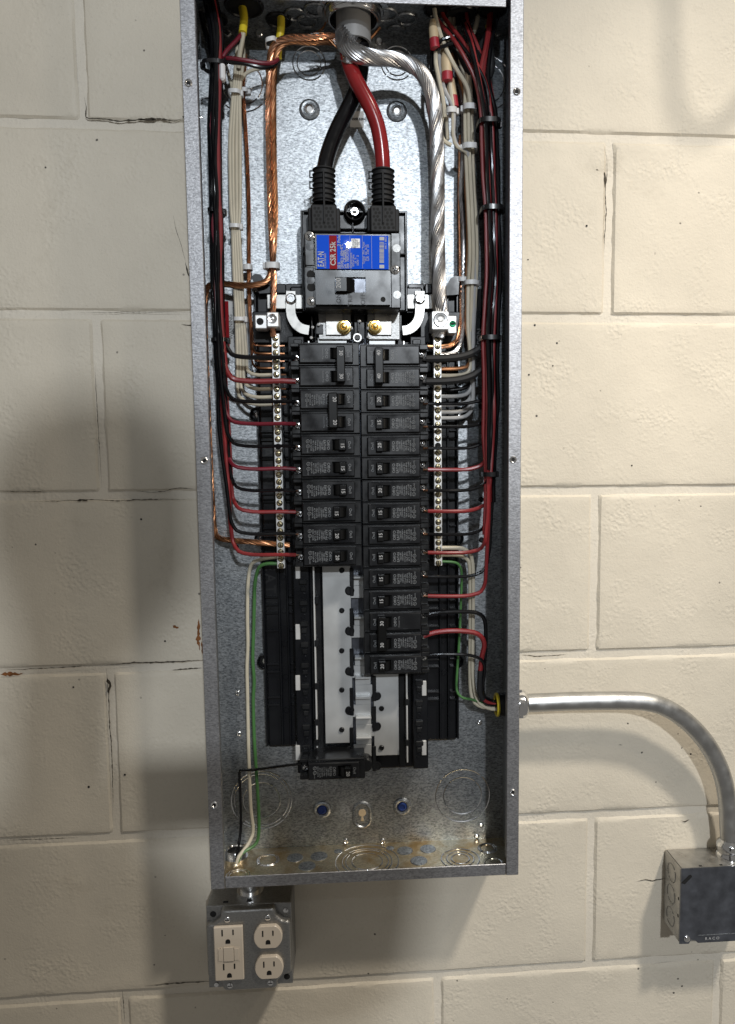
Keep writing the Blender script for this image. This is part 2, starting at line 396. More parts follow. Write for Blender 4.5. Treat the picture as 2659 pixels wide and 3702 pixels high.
crack([(236,1476),(238,1500),(241,1540),(243,1600),(247,1650),(250,1720),(251,1800)], .0011)
crack([(237,1500),(243,1520),(242,1540)], .0042, 'crack_dark', 'chip')
crack([(0,1862),(100,1858),(180,1855)], .0008)
crack([(320,2184),(400,2177),(480,2173)], .0012)
crack([(271,2190),(274,2225),(277,2268)], .0008)
crack([(1339,322),(1345,360),(1344,395),(1341,430),(1343,470),(1340,520),(1338,570)], .0011)
crack([(1338,380),(1341,400),(1340,415)], .0026, 'crack_dark', 'chip')
crack([(1150,1450),(1200,1453),(1260,1449)], .0010)
crack([(1409,1953),(1430,1949),(1450,1950),(1478,1944)], .0018)
crack([(384,475),(391,510),(401,540),(413,585)], .00045); crack([(411,580),(417,605),(420,612)], .0016, 'crack_dark', 'chip')
crack([(441,1370),(440,1395),(439,1420),(446,1440)], .0042, 'rust', 'rust_patch'); crack([(447,1420),(449,1450)], .003, 'rust', 'rust_patch')
crack([(0,1494),(25,1493),(52,1492)], .0045, 'rust', 'rust_patch')
crack([(384,1384),(391,1388),(396,1392)], .0036, 'rust', 'rust_spot')
crack([(1320,375),(1326,378)], .002, 'crack_dark', 'chip'); crack([(1508,1817),(1518,1820),(1528,1816)], .002, 'crack_dark', 'chip')
crack([(1370,1650),(1380,1650)], .0015, 'crack_dark', 'chip')
for (u, v) in ((163,1522),(277,1716),(1460,1555),(1400,1031),(197,1743),(366,1420),(313,1150),(1170,575),(1172,830),(1300,500),(1225,810),(1234,760),(1185,720),(1640,1590)):
    p = at(u, v, .0006); mb = MB(); mb.disc(p, FWD, .0009+.0006*rw.random(), 10); part('pit', mb, 'hole_dark', wall)

# ================================================================ ENCLOSURE
XL, XR, ZT, ZB, D = .1305, .4909, .1115, -.8787, .0887
FL = .0155; T = .0016
box = thing('panel_enclosure', 'tall open galvanised steel electrical panel box screwed to the block wall', 'electrical panel', ((XL+XR)/2, 0, ZB))
mb = MB(); mb.box(XL, XR, ZB, ZT, .001, .001+T); back = part('back_plate', mb, 'galvanised', box)
DB = .001+T
mb = MB(); mb.box(XL, XL+T, ZB, ZT, DB, D-T); part('side_plate', mb, 'galvanised', box)
mb = MB(); mb.box(XR-T, XR, ZB, ZT, DB, D-T); sideR = part('side_plate', mb, 'galvanised', box)
mb = MB(); mb.box(XL+T, XR-T, ZT-T, ZT, DB, D-T); topp = part('top_plate', mb, 'galvanised', box)
mb = MB(); mb.box(XL+T, XR-T, ZB, ZB+T, DB, D-T); bott = part('bottom_plate', mb, 'galvanised_rust_goldlit', box)
def flange(x0, x1, z0, z1, side):
    mb = MB(); mb.box(x0, x1, z0, z1, D-T, D, .0006)
    if side: mb.box(*((x1-T, x1) if side > 0 else (x0, x0+T)), z0+.02, z1-.02, D-.009, D-T)
    return part('flange', mb, 'flange_steel', box)
fl = flange(XL, XL+FL, ZB, ZT, 1); fr = flange(XR-FL+.001, XR, ZB, ZT, -1)
mb = MB(); mb.box(XL+FL+.0008, XR-FL+.0002, ZB+.0005, ZB+.0145, D-T-.0003, D-.0003, .0005); part('flange', mb, 'flange_steel', box)
lz = at(1150, 6, D).z
mb = MB(); mb.box(XL+FL+.0008, XR-FL-.0035, .0925, ZT, D-T-.0003, D-.0003, .0005); part('flange', mb, 'flange_steel', box)
for (u, v, o) in ((418,184,fl),(453,1020,fl),(475,1783,fl),(1145,203,fr),(1137,1018,fr),(1136,1755,fr)):
    p = at(u, v, D); mb = MB(); mb.lathe(p, FWD, [(0,.0042),(.0008,.0040),(.0014,.0032),(.0010,.0024),(.0002,.0018)], 18)
    h = part('screw_hole', mb, 'zinc', o); mb = MB(); mb.lathe(p, FWD, [(.0002,.0021),(.0004,.0020),(.0004,0)], 14); part('bore', mb, 'hole_dark', h)
def knock(plate, u, v, radii, ax=FWD, z=None, gaps=4, d=None, r=.0008, m='zinc', fill=None):
    p = at(u, v, DB) if z is None else atz(u, v, z)
    for R in radii:
        mb = MB(); mb.ring(p, ax, R, r, 64, 5, gaps); part('knockout_ring', mb, m, plate)
pm = lambda px, u=800, v=600: px/1.82*.001
knock(back, 685, 140, (pm(34), pm(25))); knock(back, 880, 140, (pm(34), pm(25)))
knock(back, 537, 185, (pm(57), pm(42))); knock(back, 580, 1772, (pm(69), pm(62), pm(42))) ; knock(back, 1025, 1762, (pm(64), pm(45)))
knock(back, 1075, 185, (pm(57), pm(42)))
def dimple(u, v, R, core, dz=0):
    p = at(u, v, DB); mb = MB(); mb.lathe(p, FWD, [(0,R),(.0015,R*.93),(.0025,R*.75),(.0020,R*.58),(-.0004+.001,R*.52)], 28); o = part('mounting_dimple', mb, 'galvanised', back)
    mb = MB(); mb.lathe(p, FWD, [(.0008,R*.52),(.0026,R*.44),(.003,R*.3),(.0018,R*.26),(.0018,0)], 20); part('mounting_screw', mb, core, back)
dimple(686, 243, .0122, 'zinc'); dimple(879, 247, .0122, 'zinc'); dimple(714, 1793, .0118, 'blue_screw'); dimple(891, 1786, .0118, 'blue_screw')
# keyhole slot with its pressed oval rim
p = at(803, 1805, DB); mb = MB(); n = 32
def oval(a, b, k): return [((a if True else 0)*math.cos(2*PI*i/n), b*math.sin(2*PI*i/n) + (k if math.sin(2*PI*i/n) >= 0 else -k)) for i in range(n)]
vs = []
for (a, k, h) in ((.0130,.0055,0),(.0118,.0055,.0018),(.0100,.0055,.0024),(.0084,.0055,.0008)):
    vs += [p + Vector((x, -h, z)) for x, z in oval(a, a, k)]
mb.add(vs, [(r_*n+i, r_*n+(i+1)%n, (r_+1)*n+(i+1)%n, (r_+1)*n+i) for r_ in range(3) for i in range(n)], True); part('keyhole_rim', mb, 'galvanised', back)
mb = MB(); mb.prism([(p.x+.0048*math.cos(a*PI/9), p.z+.003+.0048*math.sin(a*PI/9)) for a in range(-4, 14)] + [(p.x-.0022, p.z-.008), (p.x+.0022, p.z-.008)], DB, DB+.0006); part('keyhole', mb, 'tan_nut', back)
for (u, v, dk) in ((527,1535,0),(530,1625,0),(1063,1600,0),(1067,1196,1),(1066,1106,1),(766,1863,0),(848,1863,0),(1056,1852,0),(1066,1828,0),(545,1871,0),(1066,480,1),(1067,900,1),(521,1112,1),(523,1210,1)):
    p = at(u, v, DB); mb = MB(); mb.lathe(p, FWD, [(0,.0036),(.0012,.0030),(.0016,.0022),(.0008,.0014),(.0008,0)], 14); part('rivet', mb, 'zinc' if not dk else 'black_plastic', back)
# bottom plate knockouts (raised slugs and rings)
zb = ZB+T
def slug(zx, zy, rx, ring=()):
    p = atz(441+.4438*zx, 1807+.4438*zy, zb); R = rx*.4438/1.885*.001
    if not ring:
        mb = MB(); mb.lathe(p, UP, [(0,R),(.0007,R*.97),(.0008,R*.9),(.0008,0)], 26); part('knockout_slug', mb, 'galvanised', bott)
    for q in ring:
        mb = MB(); mb.ring(p, UP, q*.4438/1.885*.001, .0009, 48, 5, 4); part('knockout_ring', mb, 'zinc', bott)
for a in ((480,210,43),(540,252,45),(600,202,45),(695,178,22),(955,162,22),(1028,175,43),(1143,166,43),(1098,225,45)): slug(*a)
slug(345,222,57,(57,48)); slug(840,228,165,(165,130,112,80)); slug(1305,215,100,(100,72,47)); slug(1440,162,50,(50,40)); slug(195,300,60,(60,46)); slug(1470,235,45,(45,))
p = atz(523, 1902, zb)      # bottom nipple the branch circuit leaves by
nip = thing('conduit_nipple', 'short threaded nipple in the lower left corner of the panel floor', 'nipple', p)
mb = MB(); mb.lathe(p, UP, [(0,.0150),(.004,.0150),(.004,.0122),(.011,.0122),(.0125,.0112),(.011,.0098),(0,.0098)], 26); part('locknut', mb, 'zinc', nip)
mb = MB()
for h in (.0052,.0068,.0084,.0100): mb.ring(p+UP*h, UP, .0122, .0006, 26, 5)
part('thread', mb, 'zinc', nip)
mb = MB(); mb.disc(p+UP*.001, UP, .0097, 20); part('bore', mb, 'hole_dark', nip)
# top plate openings and slugs
zt = ZT-T
def tophole(u, v, R, ringed=True, dark=True):
    p = atz(u, v, zt)
    if dark:
        mb = MB(); mb.lathe(p-UP*.0006, -UP, [(0,R),(.0003,R*.95),(.0003,0)], 24); part('knockout_opening', mb, 'hole_dark', topp)
    if ringed:
        mb = MB(); mb.ring(p-UP*.001, UP, R, .0016, 36, 6); part('bushing', mb, 'black_plastic' if dark else 'galvanised', topp)
for a in ((478,40,.0125),(541,12,.0200),(618,43,.0135),(967,20,.0130),(1022,32,.0170),(1091,20,.0150)): tophole(*a)
for a in ((655,30,.0110),(680,46,.0110),(900,40,.0110),(878,66,.010),(855,30,.012),(700,20,.012)): tophole(*a, True, False)
for (u, v) in ((575,74),(840,92),(1102,74),(505,74)):
    p = at(u, v, DB); mb = MB(); mb.lathe(p, FWD, [(0,.0045),(.0015,.0042),(.0025,.003),(.0025,0)], 16); part('rivet', mb, 'zinc', back)
for (u, v) in ((443,63),(1117,72),(444,262)):
    p = at(u, v, .05); s = 1 if u > 800 else -1; q = atx(u, v, XR-T if s > 0 else XL+T); mb = MB(); mb.lathe(q, (-s,0,0), [(0,.0035),(.003,.003),(.004,.0)], 12); part('rivet', mb, 'zinc', box)
# side plate pressed ribs on the right, seen edge-on
for (v0, v1) in ((180,360),(372,470),(480,620),(640,1230)):
    a = atx(1119, v0, XR-T); b = atx(1119, v1, XR-T); mb = MB(); mb.box(XR-T-.0016, XR-T, b.z, a.z, .058, .068, .0008); part('pressed_rib', mb, 'galvanised', sideR)
# ================================================================ INTERIOR (bus assembly)
DT = .024          # front of the side trays
bus = thing('bus_assembly', 'black moulded interior with tin plated bus bars, bolted inside the panel', 'bus assembly', (.3107, 0, -.78))
def px_rect(u0, u1, v0, v1, d):
    um, vm = (u0+u1)/2, (v0+v1)/2
    return at(u0, vm, d).x, at(u1, vm, d).x, at(um, v1, d).z, at(um, v0, d).z
def pbox(mb, u0, u1, v0, v1, d0, d1, bev=.0008):
    x0, x1, z0, z1 = px_rect(u0, u1, v0, v1, d1); mb.box(x0, x1, z0, z1, d0, d1, bev); return mb
def rbox(mb, x0, x1, z0, z1, d0, d1, bev=.0008): return mb.box(x0, x1, z0, z1, d0, d1, bev)
tl = (at(566,640,DT), at(592,1655,DT)); tr = (at(1017,645,DT), at(1011,1640,DT))
xl0, xr1 = (tl[0].x+tl[1].x)/2, (tr[0].x+tr[1].x)/2
zt0 = at(600, 640, DT).z; zlb = at(620, 1658, DT).z; zrb = at(980, 1644, DT).z
cl = at(660, 1500, .040).x; cr = at(945, 1600, .040).x; zcb = at(800, 1712, .040).z
mb = MB(); rbox(mb, xl0, cl, zlb, zt0, DB+.004, DT-.004, .003); trayL = part('side_tray', mb, 'tray_plastic', bus)
mb = MB(); rbox(mb, cr, xr1, zrb, zt0, DB+.004, DT-.004, .003); trayR = part('side_tray', mb, 'tray_plastic', bus)
mb = MB(); rbox(mb, cl+.0004, cr-.0004, zcb, zt0+.002, DB+.004, .030, .002); core = part('centre_base', mb, 'tray_plastic', bus)
def ribs(tray, x0, x1, zbot, ztop):
    # long rails and short cross ribs of the tray
    for t in (.0, .47, .72, 1.0):
        x = x0 + (x1-x0)*t; mb = MB(); rbox(mb, x-.0011, x+.0011, zbot+.004, ztop-.002, DT-.004, DT+.0015, .0005); part('rail', mb, 'tray_plastic', tray)
    z = ztop - .03; i = 0
    while z > zbot + .03:
        for t0, t1 in ((.05, .44), (.76, .96)):
            mb = MB(); rbox(mb, x0+(x1-x0)*t0, x0+(x1-x0)*t1, z-.001, z+.001, DT-.004, DT+.001, .0004)
            if i % 5 in (0, 1, 3): rbox(mb, x0+(x1-x0)*t0, x0+(x1-x0)*t1, z-.0105, z-.0085, DT-.004, DT+.001, .0004)
            if i % 5 == 3: rbox(mb, x0+(x1-x0)*t0, x0+(x1-x0)*t1, z-.0205, z-.0185, DT-.004, DT+.001, .0004)
            part('cross_rib', mb, 'tray_plastic', tray)
        mb = MB(); mb.lathe((x0+(x1-x0)*.6, -(DT-.004), z-.018), FWD, [(0,.0042),(.0012,.0040),(.0012,.0030),(.0004,.0026),(.0004,0)], 16); part('boss', mb, 'tray_plastic', tray)
        z -= .0415; i += 1
ribs(trayL, xl0, cl, zlb, zt0); ribs(trayR, cr, xr1, zrb, zt0)
for (u, v, o) in ((570,918,trayL),(580,1194,trayL),(586,1467,trayL),(1018,918,trayR),(1012,1193,trayR),(1012,1466,trayR)):
    p = at(u, v, .016); p.y = -DB-.0005; mb = MB(); mb.lathe(p, FWD, [(0,.0094),(.011,.0092),(.0125,.0084),(.0115,.0074),(.006,.0062),(.006,0)], 26); f = part('mounting_foot', mb, 'black_plastic', bus)
    mb = MB(); mb.lathe(p+FWD*.006, FWD, [(0,.0038),(.002,.0034),(.0026,.0018),(.0022,0)], 14); part('mounting_screw', mb, 'zinc', f)
# moulded lettering on the left tray (reads downwards) and a part mark on the right
for (u, v) in ((592, 1010), (598, 1290)):
    mb = MB(); p = at(u, v, DT); p.y = -(DT-.0036)
    for i, ch in enumerate('EATN'): text(mb, ch, p + UP*(.018-.0135*i-(.006 if i == 3 else 0)), .017, -90, .02)
    text(mb, '\u2022', p + UP*(-.0185), .014, -90, .02)
    part('moulded_lettering', mb, 'black_plastic', trayL)
mb = MB()
for i, s in enumerate(('17 .. 477', 'RE . 04', '0A . . 0')): text(mb, s, at(985+9*i, 992, DT-.0036), .0050, 90)
part('moulded_lettering', mb, 'tray_plastic', trayR)
# stepped side channels carrying the breaker hooks
for s, (ua, ub) in ((-1, (655, 690)), (1, (915, 948))):
    xa = at(ua, 1500, .044).x; xb = at(ub, 1500, .044).x
    zb_ = zcb+.004
    mb = MB(); rbox(mb, xa, xb, zb_, at(800, 745, .044).z, .030, .044, .001); ch = part('hook_channel', mb, 'tray_plastic', core)
    z = at(800, 752, .044).z; i = 0
    while z > zb_+.02:
        xo = xa+.006 if s < 0 else xb-.0165
        mb = MB(); rbox(mb, xo+.001, xo+.0105, z-.006, z, .044, .0475, .0008); rbox(mb, xo+.0025, xo+.009, z-.0145, z-.0085, .044, .0462, .0008); part('hook', mb, 'black_plastic', ch)
        mb = MB(); mb.lathe((xo+.0055, -.044, z-.0195), FWD, [(0,.003),(.0012,.0029),(.0012,.0018),(.0003,.0016),(.0003,0)], 14); part('boss', mb, 'tray_plastic', ch)
        z -= .0252; i += 1
    # bright edge strip (hook rail) and its dark clips
    xs_ = at(701 if s < 0 else 902, 1560, .050).x
    mb = MB(); rbox(mb, xs_-.0009, xs_+.0009, at(800, 1653 if s < 0 else 1693, .05).z, at(800, 755, .05).z, .030, .050, .0003); part('hook_rail', mb, 'bar_tin', core)
    for v in (1330, 1425, 1520, 1600, 1645) if s < 0 else (1555, 1645):
        mb = MB(); q = at(701 if s < 0 else 902, v, .050); rbox(mb, q.x-.002, q.x+.003, q.z-.004, q.z+.004, .040, .0508, .0006); part('rail_clip', mb, 'black_plastic', core)
    zc = [870, 965+20, 1165-35, 1265, 1400, 1513, 1668] if s < 0 else [880, 985, 1140, 1268, 1525, 1657]
    for v in zc:
        q = at(660 if s < 0 else 940, v, .046); mb = MB(); rbox(mb, q.x-.0028, q.x+.0028, q.z-.0092, q.z+.0092, .030, .046, .0006); part('spring_clip', mb, 'bar_tin', ch)
# bus bars: two plates with interleaved stabs, keyhole slots and insulating posts
DBUS = .040
def plate(u0, u1, v0, v1): 
    mb = MB(); pbox(mb, u0, u1, v0, v1, .036, DBUS, .0004); return part('bus_bar', mb, 'bus_tin', bus)
xa = at(717, 1400, DBUS).x; xb = at(779, 1400, DBUS).x; xc = at(829, 1600, DBUS).x; xd = at(884, 1600, DBUS).x
zL0 = at(750, 1646, DBUS).z; zR0 = at(857, 1673, DBUS).z; ztb = at(800, 748, DBUS).z
mb = MB(); rbox(mb, xa, xb, zL0, ztb, .036, DBUS, .0004); bl = part('bus_bar', mb, 'bus_tin', bus, 'left tin plated bus bar, exposed below the breakers')
mb = MB(); rbox(mb, xc, xd, zR0, ztb, .036, DBUS, .0004); br_ = part('bus_bar', mb, 'bus_tin', bus, 'right tin plated bus bar, mostly hidden by breakers')
mb = MB(); rbox(mb, xb+.0002, xc-.0002, zR0+.004, ztb, .031, .0335, .0003); part('bus_shelf', mb, 'blued_steel', bus)
pitch = .0504
def stab(z, left):
    # a stab: bridge strip off one bar and an upstanding blade in the middle
    x0, x1, o = (xb, xc-.0035, bl) if left else (xb+.0035, xc, br_)
    mb = MB(); rbox(mb, x0-.0002 if left else x0, x1 if left else x1+.0002, z-.0090, z+.0060, .0362, DBUS-.0002, .0004); part('stab_bridge', mb, 'bus_tin', o)
    mb = MB(); rbox(mb, xb+.0035, xc-.0035, z+.0060, z+.0185, .0362, .0395, .0004); rbox(mb, xb+.0035, xc-.0035, z+.0158, z+.0185, .0395, .049, .0006); part('stab', mb, 'bus_tin', o)
zs = [at(800, v, DBUS).z for v in (1310, 1398, 1486)]
z = zs[0]; i = 0
for v in (1308, 1396, 1485, 1572, 1660): stab(at(800, v, DBUS).z, True)
for v in (1528, 1616): stab(at(800, v, DBUS).z, False)
def slot(u, v0, v1, left, o):
    a = at(u, v0, DBUS); b = at(u, v1, DBUS); mb = MB(); rbox(mb, a.x-.0024, a.x+.0024, b.z, a.z, DBUS-.0005, DBUS+.0012, .0009)
    mb.lathe((a.x-.0026*(1 if left else -1), -(DBUS-.0005), b.z+.0065), FWD, [(0,.0058),(.0014,.0056),(.0016,.0050),(.0007,.0042),(.0007,0)], 22); part('insulator', mb, 'black_plastic', o)
for v in (1258, 1347, 1436, 1523, 1611): slot(779, v, v+62, True, bl)
for v in (1497, 1564, 1652): slot(829, v, v+56, False, br_)
for v in (1263, 1352, 1441, 1528, 1616):
    p = at(757.5, v, DBUS); mb = MB(); mb.lathe(p, FWD, [(-.0005,.0034),(.0015,.0031),(.0022,.0024),(.0010,.0018),(.0010,0)], 16); part('insulating_post', mb, 'black_plastic', bl)
for v in (1569, 1656):
    p = at(845.5, v, DBUS); mb = MB(); mb.lathe(p, FWD, [(-.0005,.0034),(.0015,.0031),(.0022,.0024),(.0010,.0018),(.0010,0)], 16); part('insulating_post', mb, 'black_plastic', br_)
for (u0, u1, v0, v1) in ((690, 715, 1255, 1690), (884, 899, 1495, 1700)):
    mb = MB(); pbox(mb, u0, u1, v0, v1, .030, .037, .001); part('bus_support', mb, 'black_plastic', bus)
# crossing shelf above the breakers and the brass-bolted jumpers from the main breaker
for (u, lab) in ((742, 'left'), (850, 'right')):
    mb = MB(); pbox(mb, u-36, u+36, 672, 752, .036, .044, .0006); part('bus_riser', mb, 'cover_steel', bus)
    mb = MB(); pbox(mb, u-20, u+18, 690, 742, .0442, .047, .0005); j = part('jumper_strap', mb, 'strap_metal', bus)
    p = at(762 if lab == 'left' else 830.5, 725, .047); mb = MB(); mb.lathe(p, FWD, [(0,.0084),(.0018,.0080),(.0020,.0062)], 26); part('washer', mb, 'brass', j)
    mb = MB(); mb.lathe(p+FWD*.0018, FWD, [(0,.0068),(.0040,.0067),(.0052,.0060),(.0054,.0040),(.0046,.0034),(.0062,.0026),(.0066,0)], 26); part('brass_nut', mb, 'brass', j)
for (u0,u1,v0,v1,d) in ((785,808,690,752,.045),(792,796,700,735,.050),(778,781,712,750,.049),(811,814,712,750,.049),(690,693,700,752,.049),(700,716,718,740,.046)):
    mb = MB(); pbox(mb, u0, u1, v0, v1, .030, d, .0006); part('divider', mb, 'black_plastic', bus)
p = at(792, 748, .045); mb = MB(); mb.ring(p, FWD, .0042, .0011, 22, 6); part('screw_socket', mb, 'bar_tin', bus)
for (u, v) in ((797,711),(779,727),(816,727),(693,725),(706,719),(816,746),(690,748)):
    p = at(u, v, .049); mb = MB(); mb.lathe(p, FWD, [(0,.0018),(.0012,.0016),(.0018,0)], 10); part('pin', mb, 'bar_tin', bus)
# top cross piece of the trays beside the main breaker with its upturned ears
for (u0, u1, v0, v1, d) in ((560,700,690,760,.030),(888,1020,690,760,.030),(612,634,628,650,.036),(942,965,628,650,.036),(634,672,628,760,.028),(905,940,628,760,.028)):
    mb = MB(); pbox(mb, u0, u1, v0, v1, .012, d, .001); part('tray_block', mb, 'tray_plastic', bus)
for s, pts in ((-1, ((556,613),(566,606),(578,608),(590,628),(604,634),(610,648),(575,650))), (1, ((1018,612),(1008,611),(998,617),(985,640),(975,646),(980,655),(1016,652)))):
    mb = MB(); mb.prism([(at(u, v, .034).x, at(u, v, .034).z) for u, v in pts], .010, .034); part('tray_ear', mb, 'black_plastic', bus)
# neutral cross straps either side of the main breaker
for s, (u0, u1, uc) in ((-1, (592, 692, 645)), (1, (888, 985, 930))):
    st = thing('neutral_strap', 'flat grey neutral strap with a curved leg, %s of the main breaker' % ('left' if s < 0 else 'right'), 'strap', at(uc, 662, .038), 'neutral straps beside the main breaker')
    mb = MB(); pbox(mb, u0, u1, 652, 684, .034, .038, .0006); part('cross_strap', mb, 'strap_metal', st)
    path = [(uc,646),(uc,662),(uc,690)] + ([(uc+3,705),(uc+12,720),(uc+25,729),(uc+40,732)] if s < 0 else [(uc-3,707),(uc-12,722),(uc-25,731),(uc-38,733)])
    P = spline([at(u, v, .041) for u, v in path], .003); mb = MB(); vs = []
    for i, q in enumerate(P):
        t = (P[min(i+1, len(P)-1)]-P[max(i-1, 0)]).normalized(); nn = Vector((-t.z, 0, t.x))
        for a, dd in ((-.0058, 0), (-.0052, .003), (.0052, .003), (.0058, 0)): vs.append(q + nn*a + FWD*dd)
    n = len(P); mb.add(vs, [(4*i+k, 4*i+(k+1)%4, 4*i+4+(k+1)%4, 4*i+4+k) for i in range(n-1) for k in range(4)] + [(0,1,2,3), tuple(4*n-4+k for k in (3,2,1,0))]); part('curved_leg', mb, 'strap_metal', st)
    p = at(uc, 662, .044); mb = MB(); mb.lathe(p, FWD, [(0,.0064),(.0012,.0062),(.0018,.0055)], 22); mb.lathe(p+FWD*.0012, FWD, [(0,.0056),(.0035,.0056),(.004,.0048),(.004,.0030),(.0024,.0026),(.0024,0)], 6); part('strap_screw', mb, 'zinc', st)

# ================================================================ MAIN BREAKER
mbk = thing('main_breaker', 'large black two pole main breaker with blue label and one wide handle', 'circuit breaker', at(782, 600, .03))
mb = MB(); pbox(mb, 668, 903, 466, 690, .028, .040, .002); part('mounting_base', mb, 'black_plastic', mbk)
mb = MB()
for (u0,u1,v0,v1) in ((668,673,466,690),(898,903,466,690),(673,898,466,471),(668,903,560,563),(745,835,505,508),(780,784,480,515)): pbox(mb, u0, u1, v0, v1, .0395, .046, .0008)
part('base_rim', mb, 'black_plastic', mbk)
p = at(786, 468, .046); p.y = -.036; mb = MB(); mb.lathe(p, FWD, [(0,.0126),(.012,.0122),(.0145,.0108),(.0135,.0094),(.004,.0088),(.004,0)], 28); f = part('mounting_ear', mb, 'black_plastic', mbk)
mb = MB(); mb.lathe(p+FWD*.004, FWD, [(0,.0072),(.002,.0070)], 22); mb.lathe(p+FWD*.005, FWD, [(0,.0058),(.004,.0056),(.005,.0046),(.005,.0030),(.003,.0026),(.003,0)], 6); part('mounting_screw', mb, 'zinc', f)
mb = MB(); pbox(mb, 675, 888, 515, 684, .036, .077, .0022); body = part('body', mb, 'breaker_body', mbk)
mb = MB(); pbox(mb, 697, 866, 517, 598, .0765, .0795, .0008); part('cover', mb, 'breaker_body', mbk)
for (u0,u1,v0,v1) in ((676,696,516,588),(867,887,516,592),(676,696,591,682),(867,887,595,682)):
    mb = MB(); pbox(mb, u0, u1, v0, v1, .0765, .0785, .0006); part('corner_plate', mb, 'breaker_body', mbk)
mb = MB(); x0, x1, z0, z1 = px_rect(699, 865, 598, 674, .084)
xw0, xw1, zw0, zw1 = px_rect(743, 811, 613, 647, .084)
for r_ in ((x0, xw0, z0, z1), (xw1, x1, z0, z1), (xw0+.0001, xw1-.0001, zw1, z1), (xw0+.0001, xw1-.0001, z0, zw0)): mb.box(*r_, .0765, .0825, .0)
hp = part('handle_cover', mb, 'breaker_face', mbk)
mb = MB(); mb.box(xw0, xw1, zw0, zw1, .0765, .0790); part('handle_well', mb, 'well_plate', mbk)
mb = MB(); x0, x1, z0, z1 = px_rect(744, 768, 614, 646, .089)
mb.add([(x0,-.079,z0),(x1+.009,-.079,z0),(x1+.009,-.079,z1),(x0,-.079,z1),(x0,-.0905,z0+.0006),(x1,-.0905,z0+.0006),(x1,-.0905,z1-.0006),(x0,-.0905,z1-.0006)], [(0,3,2,1),(4,5,6,7),(0,1,5,4),(1,2,6,5),(2,3,7,6),(3,0,4,7)]); hd = part('handle', mb, 'toggle_black', mbk)
mb = MB(); text(mb, '200', at(750.5, 627, .0908), .0074, 90); part('rating', mb, 'print_white', hd)
mb = MB()
for s, u, v in (('ON-', 751, 658), ('TRIP-', 776.5, 662), ('OFF-', 805, 660)): text(mb, s, at(u, v, .0828), .0070, 90, .01)
part('position_marks', mb, 'print_black', hp)
p = at(849, 663, .0828); mb = MB(); mb.disc(p, FWD, .0028, 16); part('pin_hole', mb, 'hole_dark', hp)
for (u, v, ph) in ((686,523,1),(690,667,1),(875,598,1)):
    p = at(u, v, .0785); mb = MB(); mb.lathe(p, FWD, [(0,.0050),(.0008,.0049),(.0014,.0040),(.0016,0)], 22); s_ = part('cover_screw', mb, 'zinc', mbk)
    mb = MB()
    for a in (PI/4+.2, -PI/4+.2):
        q = Vector((math.cos(a), 0, math.sin(a))); w_ = Vector((-q.z, 0, q.x)); mb.add([p+FWD*.0019+q*.0028*i+w_*.0005*j for i, j in ((-1,-1),(1,-1),(1,1),(-1,1))], [(0,1,2,3)])
    part('cross_recess', mb, 'hole_dark', s_)
for (u, v, m) in ((879,550,'cover_steel'),(880,653,'cover_steel'),(689,608,'hole_dark'),(690,636,'hole_dark'),(689,621,'black_plastic'),(687,545,'black_plastic')):
    p = at(u, v, .0786); mb = MB(); mb.lathe(p, FWD, [(0,.0046),(.0004,.0044),(.0005,0)], 20); part('sealing_plug', mb, m, mbk)
# label: blue and red fields with print
ld = .0799
def quad(mb, u0, u1, v0, v1, d): 
    x0, x1, z0, z1 = px_rect(u0, u1, v0, v1, d); mb.add([(x0,-d,z0),(x1,-d,z0),(x1,-d,z1),(x0,-d,z1)], [(0,1,2,3)]); return mb
mb = MB(); pbox(mb, 702, 861, 521, 596, .0795, ld, .0002); lb = part('rating_label', mb, 'label_blue', mbk)
mb = MB(); quad(mb, 730, 747, 521.4, 595.6, ld+.0002); part('red_band', mb, 'label_red', lb)
mb = MB()
P_ = lambda u, v: at(u, v, ld+.0004)
for ch, v, sz in (('E', 588, .0094), ('A', 580, .0094), ('T', 573, .0094), ('\u2022', 567.5, .0070), ('N', 561, .0094)): text(mb, ch, P_(712, v), sz, 90, .02, .56)
text(mb, 'Circuit Breaker', P_(720.5, 577), .0036, 90, 0, .7)
text(mb, 'CSR 25k', P_(738.5, 562), .0084, 90, .02, .85)
for i, (s, v, sz) in enumerate((('200 A', 588, .0046), ('120/240 V~ 60Hz 40\u00b0C', 568, .0044), ('Cat.  CSR2200N', 574, .0046), ('Style  7650C07G83', 571, .0046))): text(mb, s, P_(751.5+6.2*i, v), sz, 90, .01, .62)
text(mb, '2 Pole', P_(751.5, 533), .0046, 90, .01)
for i, s in enumerate(('Interrupting Capacity', 'RMS Sym. Amps', 'kA   10', '120/240 ~   25')): text(mb, s, P_(778+5*i, 577), .0032, 90, 0, .6)
for i, s in enumerate(('Terminal   Wire   Torque', 'Wire   Size   Lb. In.', 'Cu/Al   2-300   250')): text(mb, s, P_(806+4.8*i, 560), .0032, 90, 0, .7)
for u in (775.5, 803, 823.5): quad(mb, u, u+.5, 522.5, 594.5, ld+.0003)
bar = random.Random(5); v = 536.0
while v < 582:
    w_ = bar.choice((.5, .5, .9, 1.4)); quad(mb, 841, 851, v, v+w_, ld+.0003); v += w_ + bar.choice((.5, .6, 1.0))
for v in (529, 591): quad(mb, 841, 851.5, v-4.5, v+3.2, ld+.0003)
text(mb, '4803', P_(855, 530), .003, 90); text(mb, '0413', P_(855, 545), .003, 90)
part('label_print', mb, 'print_white', lb)
mb = MB(); pbox(mb, 778.5, 798, 528.5, 549, ld+.0001, ld+.0004, .0001); part('approval_patch', mb, 'label_white', lb)
mb = MB(); [text(mb, s, at(782.5+4.2*i, 539, ld+.0006), .0032, 90) for i, s in enumerate(('Circuit', 'Breaker', 'Listed', 'UL'))]; part('approval_print', mb, 'print_black', lb)
